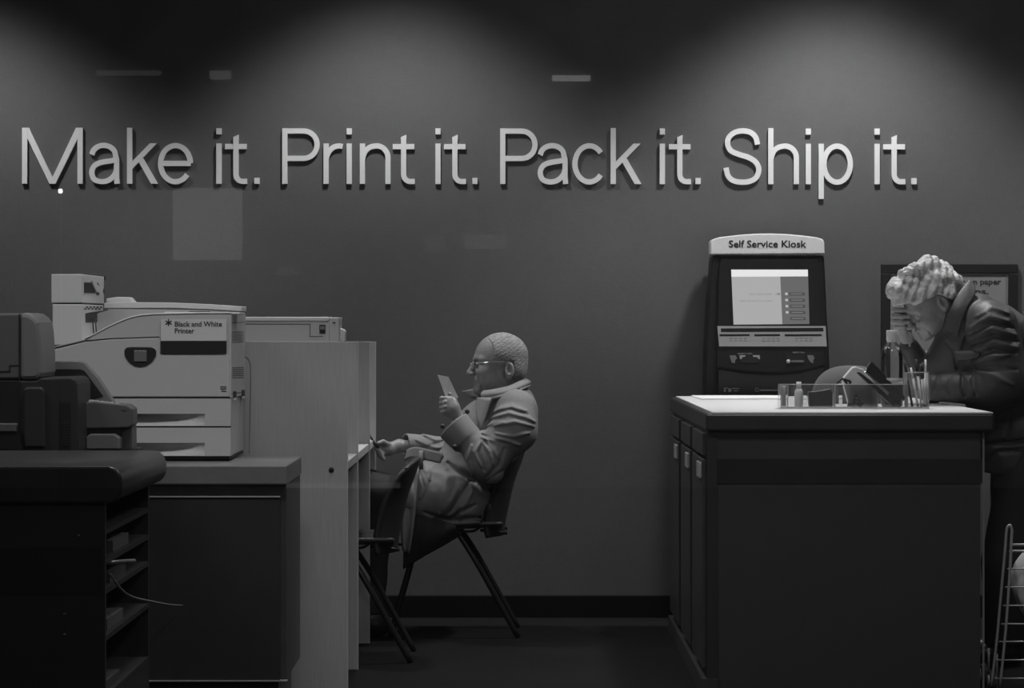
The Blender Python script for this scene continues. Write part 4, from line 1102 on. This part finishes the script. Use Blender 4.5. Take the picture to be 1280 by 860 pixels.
ARM = [([(613,517),(626,511),(640,508),(658,513)],.013,.008), ([(612,524),(636,515),(656,520),(669,527)],.014,.008), ([(618,532),(643,526),(668,533)],.012,.007),
  ([(604,534),(616,529),(630,527)],.010,.007), ([(604,547),(625,549),(650,556)],.014,.009), ([(620,541),(642,545),(662,541)],.010,.007),
  ([(602,550),(595,563),(602,583)],.015,.007), ([(604,552),(612,564),(617,580)],.014,.007), ([(590,556),(585,574),(591,594)],.013,.008), ([(607,547),(615,560),(624,574)],.010,.006),
  ([(603,543),(628,552),(640,554)],-.010,.006), ([(612,520),(640,511.5),(660,518)],-.008,.005), ([(602,548),(599,566),(606,588)],-.012,.006), ([(600,538),(606,526),(612,518)],-.010,.008),
  ([(630,560),(624,580),(608,596)],-.008,.008), ([(575,560),(580,580),(588,598)],-.009,.008)]
SKIRT = [([(519,577),(523,592),(530,609)],-.014,.006), ([(516,578),(509,600),(507,634)],.014,.010), ([(540,585),(533,602),(526,622)],.012,.009), ([(528,578),(531,588),(537,600)],.010,.006),
  ([(588,602),(576,620),(561,642)],-.016,.008), ([(566,647),(578,639),(594,632)],-.014,.008), ([(572,612),(562,628),(548,646)],.009,.010), ([(590,615),(580,634),(575,650)],.010,.010),
  ([(556,590),(560,610),(552,635)],.006,.012), ([(570,596),(568,610),(564,622)],-.006,.008), ([(545,548),(536,556),(528,562)],.008,.009), ([(560,580),(572,592),(592,604)],-.012,.012),
  ([(592,505),(575,525),(556,545)],.007,.012), ([(610,520),(603,532),(598,541)],-.010,.008), ([(530,640),(556,650),(600,648)],-.012,.009), ([(535,652),(565,656),(600,655)],.010,.006)]
def coat_f(p):
    d = union(coat_core, .06)(p)
    d = d+.0045*noise3(p*np.array([1.4,1,.5],dtype=np.float32),26,11)+.0012*noise3(p,95,12)
    d = d+creases(p, SKIRT, lambda x,y: mp(x,y,-.2), MY-.04)
    # belt pinch
    ba_, bb_ = mp(508,566,0), mp(600,600,0); n_ = V3((-(bb_-ba_).z,0,(bb_-ba_).x)); n_ = n_/np.linalg.norm(n_); t_ = (p-V3(ba_))@n_
    d = d+.012*np.exp(-(t_/.022)**2)
    sn = union(sleeve_n, .05)(p)
    sn = sn+.0035*noise3(p,38,13)+creases(p, ARM, lambda x,y: mp(x,y,-.24), -.10+MY)
    d = smin(d, sn, .028)
    cu = cap(cuff_a, cuff_b, .060, .066)(p)
    cp_ = ((p-V3(cuff_b))@V3((cuff_b-cuff_a).normalized()))
    cp2 = -((p-V3(cuff_a))@V3((cuff_b-cuff_a).normalized()))
    cu = smax(smax(cu, cp_, .006), cp2, .006)
    d = smin(d, cu, .004)
    d = smax(d, -tube_carve(cuff_a+(cuff_b-cuff_a)*.5, cuff_b, .050, .059)(p), .004)
    sf = union(sleeve_f, .04)(p)+creases(p,[([(556,548),(545,549),(528,543)],.012,.006),([(552,560),(535,556),(520,549)],.008,.006),([(575,545),(560,556),(545,560)],.009,.007),([(548,553),(530,560),(515,562)],-.008,.006)],lambda x,y: mp(x,y,.14), MY+.17)+.0025*noise3(p,50,31)
    fe = mp(505,556.5,.11); fd = V3((mp(505,556.5,.11)-mp(560,563,.18)).normalized())
    sf = smax(sf, (p-V3(fe))@fd, .004)
    d = smin(d, sf, .03)
    d = smax(d, -tube_carve(mp(525,559,.135), fe, .030, .040)(p), .004)
    # neck opening
    d = smax(d, -ell(mp(617,478,0),(.098,.105,.060))(p), .012)
    d = smax(d, -cap(mp(606,500,0), mp(628,492,0), .045, .05)(p), .006)
    # flat seat underneath
    d = smax(d, -(p[:,2]-mp(0,658).z), .02)
    return d
lo, hi = bounds([mp(497,475,-.34), mp(676,668,.30)], .03)
coat = surf_obj('trench_coat', 'trench_cloth', man, coat_f, lo, hi, .0042)
# skirt of the coat hanging off the seat front, in front of the legs
def skirt(u,v):
    a = mp(514,636,-.14).lerp(mp(566,655,-.20),u); b = mp(503,711,-.12).lerp(mp(577,668,-.19),u)
    q = a.lerp(b,v); q.y += -.012*math.sin(u*9+v*2)-.02*math.sin(math.pi*v); q.x += .004*math.sin(v*7); return q
cto = MB().sheet(skirt,26,20,.004).build('coat_lining','trousers_dark',coat); cto['label'] = 'dark lining of the coat tail hanging below the seat'
def flap(u,v):
    a = mp(509,578,-.13).lerp(mp(524,588,-.19),u); b = mp(497,640,-.15).lerp(mp(519,650,-.21),u); c2 = mp(504,688,-.15).lerp(mp(511,692,-.18),u)
    q = a*(1-v)**2+b*2*v*(1-v)+c2*v*v; q.y -= .012*math.sin(u*7); return q
MB().sheet(flap,16,20,.006).build('coat_flap','trench_cloth',coat)
# belt with rounded loose end
bl = MB(); bpts = [mp(508,569,-.05),mp(513,566.5,-.12),mp(521,565.5,-.165),mp(532,568,-.20),mp(545,571,-.222),mp(553,573,-.235)]
bs_ = smoothline(bpts,5)
def bfn(u,v):
    k=v*(len(bs_)-1); i=min(int(k),len(bs_)-2); q=bs_[i].lerp(bs_[i+1],k-i); w2=.040*(1-.0*v); e=max(0,(v-.88)/.12); w2*=math.sqrt(max(.02,1-e*e))
    return q+Vector((0.02*(u-.5)*.5,0,(u-.5)*w2))
MB().sheet(bfn,6,26,.007).build('belt','trench_cloth',coat)
lp = MB(); lp.sheet(lambda u,v:(mp(524,0,-.18-.0).x+.016*u, MY-.185-.02*math.sin(math.pi*v)-.01, mp(0,583).z+.068*v),5,8,.006); lp.build('belt_loop','trench_cloth',coat)
# collar leaves, epaulette, buttons, cuff strap
cb_top = smoothline([mp(604,489,-.075),mp(618,487,-.105),mp(636,483,-.100),mp(651,476,-.062),mp(656,473.5,0),mp(651,476,.062),mp(634,483,.09),mp(612,489,.08),mp(600,491,.06)],6)
cb_bot = smoothline([mp(603,501,-.115),mp(622,497.5,-.150),mp(642,491.5,-.142),mp(658,485,-.085),mp(663,482.5,0),mp(658,485,.085),mp(638,491,.13),mp(608,498,.11),mp(586,497,.07)],6)
def coll(u,v):
    k=u*(len(cb_top)-1); i=min(int(k),len(cb_top)-2); a=cb_top[i].lerp(cb_top[i+1],k-i); b=cb_bot[i].lerp(cb_bot[i+1],k-i)
    q=a.lerp(b,v); ce=mp(630,490,0); r=Vector((q.x-ce.x,q.y-ce.y,0)).normalized(); return q+r*.012*math.sin(math.pi*min(1,v*1.3))
MB().sheet(coll,48,9,.006).build('collar','trench_cloth',coat)
def lap(u,v):
    a = mp(597,497,-.085).lerp(mp(594,506,-.10),u); b = mp(616,497,-.135).lerp(mp(600,540,-.17),u)
    return a.lerp(b,v)+Vector((0,-.02*math.sin(math.pi*v),0))
MB().sheet(lap,8,10,.006).build('lapel','trench_cloth',coat)
def lapf(u,v):
    a = mp(577,489,.06).lerp(mp(584,496,.06),u); b = mp(597,485,.04).lerp(mp(599,497,.02),u); return a.lerp(b,v)
MB().sheet(lapf,6,6,.006).build('lapel','trench_cloth',coat)
ep = MB(); ep.sheet(lambda u,v: mp(640,486,-.10).lerp(mp(657,487.5,-.10),u)+Vector((0,-.13*v,-.012-.055*v*v)),6,8,.006); epo = ep.build('epaulette','trench_cloth',coat)
m = MB(); a = mp(647,484.5,-.115); m.ball((a.x,a.y,a.z-.004),(.009,.009,.004)); m.build('button','button_dark',epo)
for (x,y,dy) in ((568.5,558.5,-.283),(584,514.5,-.165),(553,533,-.13)):
    m = MB(); a = mp(x,y,dy); m.ball(tuple(a),(.0095,.006,.0095)); m.build('button','button_dark',coat)
# trousers and shoes
def tro_f(p):
    d = union([cap(hip_n, kn_n, .074, .070), cap(hip_f, kn_f, .074, .070), cap(kn_n, an_n, .072, .052), cap(kn_f, an_f, .072, .052), ell(mp(584,628,0),(.11,.15,.07))], .03)(p)
    return smax(d+.004*noise3(p,40,8), -(p[:,2]-an_n.z-.0), .004)
lo, hi = bounds([hip+Vector((.05,0,0)), kn_n, kn_f, an_n, an_f, hip_n, hip_f], .12)
surf_obj('trousers', 'trousers_dark', man, tro_f, lo, hi, .006)
for an in (an_n, an_f):
    fx = Vector((an.x, an.y, 0))
    fs_ = union([cap(fx+Vector((.03,0,.045)), fx+Vector((-.14,0,.035)), .045,.036), cap(fx+Vector((.0,0,.06)), Vector((an.x,an.y,an.z-.01)), .045,.048)], .03)
    def shoe(p, fs_=fs_): return smax(fs_(p), -(p[:,2]-.002), .004)
    lo, hi = bounds([fx, fx+Vector((-.15,0,.12))], .07)
    surf_obj('shoe', 'shoe_leather', man, shoe, lo, hi, .005)
# bracelet
br = MB(); ax = (mp(566,512,-.205)-wr_n).normalized(); ce = wr_n+ax*.012; u_ = ax.cross(Vector((0,1,0))).normalized(); w2 = ax.cross(u_)
br.tube([ce+(u_*math.cos(t)+w2*math.sin(t))*.0285 for t in [2*math.pi*k/24 for k in range(24)]],.0036,8,True); br.build('bracelet','spectacle_metal',man)
# paper slip and pen
m = MB(); q = [mp(547,468.5,-.185),mp(560.5,471,-.180),mp(573,497,-.184),mp(558,499,-.186)]; n_ = Vector((0,.0012,0))
m.hexa([q[3]-n_,q[2]-n_,q[2]+n_,q[3]+n_,q[0]-n_,q[1]-n_,q[1]+n_,q[0]+n_])
tag(m.build('paper_slip','paper'),'small pale slip of paper held up in the seated reader\'s raised hand','paper')
m = MB(); m.tube([mp(461.5,543.5,.04),mp(472,560,.05),mp(474,564,.052)],[.0045,.0075,.0075],10); tag(m.build('pen','pen_black'),'thick black pen held in the seated reader\'s lower hand near the carrel','pen')
# ================================================================ bowed person at the island
WYc = Yof(323)
def wp(x, y, dy=0.): return at(x, y, WYc+dy)
wom = thing('person', (wp(1275,0).x, WYc, 0), 'person in a dark padded coat with curly white hair bowing forehead onto hand', 'person')
fw = Vector((-.87,-.20,-.50)); upv = Vector((-.49,-.05,.87))
wR = frame(fw, upv); wo = wp(1165,382,0)
fh2, hl2 = head_fns(wo, wR, .99, ear_x=-.016, jowl=1.15, short=1.2)
w_shn, w_shf = wp(1237,415,-.16), wp(1222,408,.16)
w_eln, w_wrn = wp(1262,488,-.19), wp(1178,484,-.12)
w_elf, w_wrf = wp(1162,486,.12), wp(1134,424,.03)
w_hip = wp(1288,560,.02)
hz0 = CZ
hand2 = [(cap(w_wrf, wp(1129,409,.02), .021, .026), .02), (ell(wp(1128,402,.022),(.026,.020,.034)), .015)]
for i,yy in enumerate((387.5,395.5,402.5,408.5)):
    a0 = wp(1127,yy+1.5,.005); a1 = wp(1116.5+(i==0)*2+(i==3)*2.5,yy,-.012); a2 = wp(1127,yy+.3,-.03); a3 = wp(1136,yy+.2-(i>1)*.3,-.034)
    hand2 += finger([a0,a1,a2,a3] if i<3 else [a0,a1,wp(1130,yy,-.028)], .0098-.0005*i, .0080)
hand2 += finger([wp(1134,411,.03),wp(1138,401,.03),wp(1137,392,.028)], .0115,.009)
hand3 = [(cap(w_wrn, wp(1166,486,-.11), .022,.025), .02)]
for i in range(4): hand3 += finger([wp(1166,483+i*2.5,-.125+.02*i), wp(1157,484+i*2.5,-.13+.02*i), wp(1150,489+i*1.6,-.125+.02*i)], .009,.0075)
hand3 += finger([wp(1172,482,-.10),wp(1165,478,-.085),wp(1158,480,-.08)],.011,.0085)
wk_n, wk_f = wp(1260,705,-.09), wp(1268,705,.09); wa_n, wa_f = wp(1256,800,-.09), wp(1266,795,.09)
wtors = union([cap(wp(1222,410,0), wp(1244,445,0), .08,.11), cap(wp(1244,445,0), w_hip, .11,.13), cap(w_shn,w_shf,.055,.055),
   cap(w_shn,w_eln,.045,.038), cap(w_eln,w_wrn,.036,.024), cap(w_shf,w_elf,.045,.036), cap(w_elf,w_wrf,.034,.022),
   cap(w_hip+Vector((0,-.09,0)), wk_n,.085,.055), cap(w_hip+Vector((0,.09,0)), wk_f,.085,.055), cap(wk_n,wa_n,.055,.036), cap(wk_f,wa_f,.055,.036)], .03)
def wbody(p):
    d = fh2(p); d = smin(d, cap(wp(1180,388,0), wp(1208,410,0), .050,.062)(p), .03)
    d = smin(d, wtors(p), .02); d = smin(d, union(hand2,.004)(p), .008); return smin(d, union(hand3,.004)(p), .008)
lo, hi = bounds([wp(1098,325,-.25), wp(1325,815,.25)], .03)
surf_obj('body', 'skin', wom, wbody, lo, hi, .0034)
rs = np.random.RandomState(4)
curls = []
for i in range(230):
    th_ = rs.uniform(0,2*math.pi); ph_ = math.acos(rs.uniform(-.35,1)); 
    v = np.array([math.sin(ph_)*math.cos(th_), math.sin(ph_)*math.sin(th_), math.cos(ph_)])
    c_ = np.array([-.012,0,.038])+v*np.array([.110,.084,.100])*rs.uniform(.9,1.03)
    curls.append((c_.astype(np.float32), rs.uniform(.010,.021)))
for i in range(34): curls.append((np.array([.076+rs.uniform(-.025,.024), rs.uniform(-.062,.062), .092+rs.uniform(-.035,.040)],dtype=np.float32), rs.uniform(.014,.026)))
for i in range(24): curls.append((np.array([-.03+rs.uniform(-.05,.07), rs.uniform(-.05,.05), .140+rs.uniform(-.015,.010)],dtype=np.float32), rs.uniform(.014,.022)))
def w_hair_f(p):
    q = hl2(p)
    d = ell((-.012,0,.040),(.110,.086,.100))(q)
    for c_, r_ in curls:
        e = np.linalg.norm(q-c_,axis=1)-r_; d = smin(d, e, .017)
    d = d+.0026*np.sin(q[:,0]*190+q[:,2]*150+9*noise3(q,30,2))+.0016*noise3(q,200,4)
    d = smax(d, q[:,0]-(.076+3*np.maximum(0,q[:,2]-.050)), .01)
    low = -(q[:,2]-(.036-1.3*np.clip(-.012-q[:,0],0,.062)))
    d = smax(d, low, .010)
    return d*.99
lo, hi = bounds([wo], .20)
surf_obj('hair', 'hair_white', wom, w_hair_f, lo, hi, .0030)
# padded coat
pk_core = [cap(wp(1206,403,0), wp(1236,435,0), .105,.145), cap(wp(1236,435,0), wp(1272,500,0), .150,.165), cap(wp(1272,500,0), wp(1288,575,0), .165,.185), cap(wp(1236,402,-.15), wp(1222,398,.15), .075,.07), cap(wp(1202,425,.02), wp(1168,464,.08), .085,.055)]
pk_arm = [cap(wp(1240,410,-.17), wp(1257,475,-.20), .088,.078), cap(wp(1257,478,-.20), wp(1236,488,-.18), .074,.064), cap(wp(1236,486,-.18), wp(1164,484,-.115), .062,.046)]
pk_armf = [cap(wp(1214,410,.16), wp(1168,482,.14), .07,.055), cap(wp(1165,484,.13), wp(1137,436,.045), .050,.038)]
PA = [([(1214,409),(1234,396),(1259,402)],.016,.012), ([(1221,395),(1239,384),(1260,392)],.012,.010), ([(1212,424),(1236,411),(1268,418)],.016,.013), ([(1210,442),(1240,428),(1270,434)],.015,.013),
  ([(1211,458),(1232,447),(1258,443)],.018,.012), ([(1219,462),(1240,470),(1262,481)],.015,.010), ([(1214,417),(1240,404),(1266,410)],-.012,.007), ([(1212,434),(1240,420),(1272,427)],-.013,.007),
  ([(1210,451),(1238,438),(1268,441)],-.014,.007), ([(1214,464),(1240,459),(1268,462)],-.012,.008), ([(1205,469),(1204,482),(1207,496)],-.014,.007), ([(1178,470),(1172,484),(1168,498)],-.010,.007),
  ([(1218,468),(1216,480),(1222,494)],-.010,.008), ([(1192,472),(1188,484),(1192,496)],-.007,.007), ([(1210,472),(1212,484),(1216,492)],.009,.008)]
PK = [([(1222,368),(1209,388),(1199,418)],-.012,.006), ([(1227,558),(1252,556),(1290,550)],-.022,.008), ([(1262,499),(1280,494),(1300,492)],-.018,.008), ([(1240,530),(1262,526),(1290,520)],-.010,.010),
  ([(1262,500),(1264,530),(1262,552)],-.012,.006), ([(1236,585),(1252,566),(1280,562)],-.015,.008), ([(1190,428),(1200,440),(1204,462)],-.014,.008), ([(1212,420),(1210,440),(1206,462)],-.020,.008)]
def park(p):
    d = union(pk_core,.06)(p)
    ax_ = V3((wp(1290,560)-wp(1215,400)).normalized()); t_ = (p-V3(wp(1215,400)))@ax_
    d = d+.010*np.abs(np.cos(t_*17+.8*noise3(p,8,3)))**8+.006*noise3(p,24,6)+creases(p, PK, lambda x,y: wp(x,y,-.2), WYc-.05)
    a = union(pk_arm,.04)(p)
    a = a+creases(p, PA, lambda x,y: wp(x,y,-.22), WYc-.10)+.005*noise3(p,26,7)
    a = smax(a, -((p[:,0]-wp(1161,0,-.12).x)), .006)
    d = smin(d, a, .03)
    f2 = union(pk_armf,.04)(p)+.004*noise3(p,40,43)
    d = smin(d, f2, .03)
    d = smax(d, -cap(wp(1168,380,0), wp(1196,396,0), .060,.058)(p), .008)
    ze = wp(0,598).z+.03*np.sin(p[:,0]*9)
    return smax(d, ze-p[:,2], .012)
lo, hi = bounds([wp(1120,365,-.35), wp(1350,610,.32)], .04)
pk = surf_obj('padded_coat', 'parka_cloth', wom, park, lo, hi, .0045)
def wcoll(u,v):
    ang = math.radians(-165+u*330); ax_ = (wp(1211,408)-wp(1180,380)).normalized()
    e1 = Vector((ax_.z,0,-ax_.x)); e2 = Vector((0,1,0)); ce = wp(1199,392,0)
    r = .072+.016*v; return ce+ax_*(-.022+.05*v)+(e1*math.cos(ang)*r*1.05+e2*math.sin(ang)*r)+Vector((0,0,.010))
MB().sheet(wcoll,44,10,.010).build('collar','parka_cloth',pk)
la = smoothline([wp(1212,350,-.03),wp(1199,366,-.085),wp(1187,388,-.115),wp(1181,410,-.10)],6); lb = smoothline([wp(1215,352,-.03),wp(1219,367,-.080),wp(1207,389,-.130),wp(1198,419,-.140)],6)
def wleaf(u,v):
    k=v*(len(la)-1); i=min(int(k),len(la)-2); a=la[i].lerp(la[i+1],k-i); b=lb[i].lerp(lb[i+1],k-i); return a.lerp(b,u)+Vector((0,-.006*math.sin(math.pi*u),0))
MB().sheet(wleaf,10,22,.007).build('collar_leaf','parka_cloth',pk)
def pflap(u,v):
    a = wp(1192,440,-.155).lerp(wp(1226,438,-.215),u); b = wp(1197,453-8*abs(u-.35),-.165).lerp(wp(1224,447,-.222),u); return a.lerp(b,v)+Vector((0,-.008*math.sin(math.pi*v),0))
MB().sheet(pflap,10,6,.008).build('pocket_flap','parka_cloth',pk)
def wtro(p):
    d = union([cap(w_hip+Vector((0,-.09,0)), wk_n,.12,.088), cap(w_hip+Vector((0,.09,0)), wk_f,.12,.088), cap(wk_n,wa_n,.088,.075), cap(wk_f,wa_f,.088,.075), ell(w_hip,(.15,.18,.13))], .03)(p)
    return smax(d+.005*noise3(p,30,8), -(p[:,2]-.075), .006)
lo, hi = bounds([w_hip, wk_n, wk_f, wa_n, wa_f], .2)
surf_obj('trousers', 'trousers_dark', wom, wtro, lo, hi, .007)
for an in (wa_n, wa_f):
    fx = Vector((an.x, an.y, 0))
    fs_ = union([cap(fx+Vector((.03,0,.045)), fx+Vector((-.13,0,.035)), .045,.036), cap(fx+Vector((0,0,.06)), fx+Vector((0,0,.10)), .045,.048)], .03)
    def shoe2(p, fs_=fs_): return smax(fs_(p), -(p[:,2]-.002), .004)
    lo, hi = bounds([fx, fx+Vector((-.15,0,.12))], .07)
    surf_obj('shoe', 'shoe_leather', wom, shoe2, lo, hi, .005)
m = MB(); m.prism([(wp(x,y,.0).x,wp(x,y,.0).z) for x,y in [(1134.5,414),(1138,415),(1141,418),(1138.5,428),(1137,434),(1135.5,433)]], WYc-.012, WYc-.008)
tag(m.build('tissue','cuff_white'),'white folded tissue crumpled below the bowed person\'s raised hand','tissue')
# ================================================================ lights
def spot(name, loc, target, energy, angle, blend, size=.04):
    l = bpy.data.lights.new(name, 'SPOT'); l.energy = energy; l.spot_size = math.radians(angle); l.spot_blend = blend; l.shadow_soft_size = size
    o = bpy.data.objects.new(name, l); C.objects.link(o); o.location = loc
    o.rotation_euler = (Vector(target)-Vector(loc)).to_track_quat('-Z','Y').to_euler(); return o
for px in (-70, 490, 1040, 1600):
    X = (px-640)/(280*K)
    spot('wall_washer', (X, WY-.70, 3.02), (X, WY-.70, 0), W_WASH*(1.35 if px==1040 else .95), 104, .56, .11)
for X in (-2.9, -1.15, .6, 2.35):
    spot('downlight', (X, WY-2.1, 3.1), (X, WY-2.1, 0), W_DOWN, 120, .8, .3)
for X in (-2.3, -.6, 1.1):
    spot('downlight', (X, WY-4.3, 3.1), (X, WY-4.3, 0), W_DOWN2, 128, .6, .45)
spot('downlight', (-.05, WY-2.9, 3.1), (-.15, WY-2.9, 0), W_MID, 110, .7, .3)  # added unseen lamp, brightens the printer's right side and the seated person
spot('downlight', (1.2, WY-1.75, 3.1), (1.2, WY-1.75, 0), W_ISL, 54, .8, .12)  # added unseen narrow spot that lifts the island top
spot('downlight', (-.95, WY-2.35, 3.1), (-.95, WY-2.35, 0), W_PRI, 54, .8, .12)  # added unseen narrow spot for the printer top and the seated head
wd = bpy.data.worlds.new('night'); bpy.context.scene.world = wd; wd.use_nodes = True
wd.node_tree.nodes['Background'].inputs[0].default_value = (1,1,1,1); wd.node_tree.nodes['Background'].inputs[1].default_value = .03
# ================================================================ the dark street behind the photographer, seen only as faint reflections in the pane
mat('facade', .30, .9, noise=.3, nscale=3)
for lv in (1.0,.35,.18,.12): mat('lit_%d'%int(lv*100), .02, .4, emit=lv)
mat('lamp_glow', .02, .4, emit=14.)
struct(MB().box(-9, 9, -9.1, -8.4, -.02, 7), 'wall_street', 'facade')
def refl(px,py,Y): D = 2*(GY-.03)-Y; return ((px-640)*D/F, E-(py-405)*D/F)
n_w = 2
for (x0,x1,y0,y1,m) in ((216,302,235,325,'lit_35'),(690,738,94,101,'lit_100'),(262,288,88,99,'lit_35'),(120,200,88,94,'lit_18'),(530,555,295,314,'lit_12'),(580,632,293,311,'lit_18'),(345,372,335,344,'lit_12'),(358,500,604,622,'lit_18')):  # top streaks and low band are glowing patches added for reflections, not windows
    a = refl(x0,y1,-8.36); b = refl(x1,y0,-8.36)
    w2 = thing('window_%d'%n_w, ((a[0]+b[0])/2,-8.38,a[1]), None, None); w2['kind']='structure'; n_w += 1
    MB().box(a[0],b[0],-8.42,-8.37,a[1],b[1]).build('lit_pane',m,w2)
a = refl(75.5,239,-7.6); sl_ = thing('bollard_lamp', (a[0],-7.6,-.02), 'tiny bright lamp seen reflected below the letter M', 'lamp')
g = MB(); g.ball((a[0],-7.6,a[1]), .017); g.build('lamp_head','lamp_glow',sl_)
MB().tube([(a[0],-7.6,-.02),(a[0],-7.6,a[1]-.015)],.01,8).build('lamp_post','facade',sl_)
l = bpy.data.lights.new('street_lamp','POINT'); l.energy = 190; l.shadow_soft_size = .15; o = bpy.data.objects.new('street_lamp',l); C.objects.link(o); o.location = (2.5,-4.5,5)  # added unseen point light, brightens the facade so its reflection veils the pane
# ================================================================ camera
cam = bpy.data.cameras.new('camera'); co = bpy.data.objects.new('camera', cam); C.objects.link(co)
co.location = (0,0,E); co.rotation_euler = (math.pi/2,0,0)
cam.sensor_fit = 'HORIZONTAL'; cam.sensor_width = 36; cam.lens = 36*F/1280; cam.shift_y = -25/1280; cam.clip_end = 100
sc = bpy.context.scene; sc.camera = co
sc.view_settings.view_transform = 'Standard'; sc.view_settings.look = 'None'; sc.view_settings.gamma = 1; sc.view_settings.use_curve_mapping = False
sc.view_settings.exposure = 0
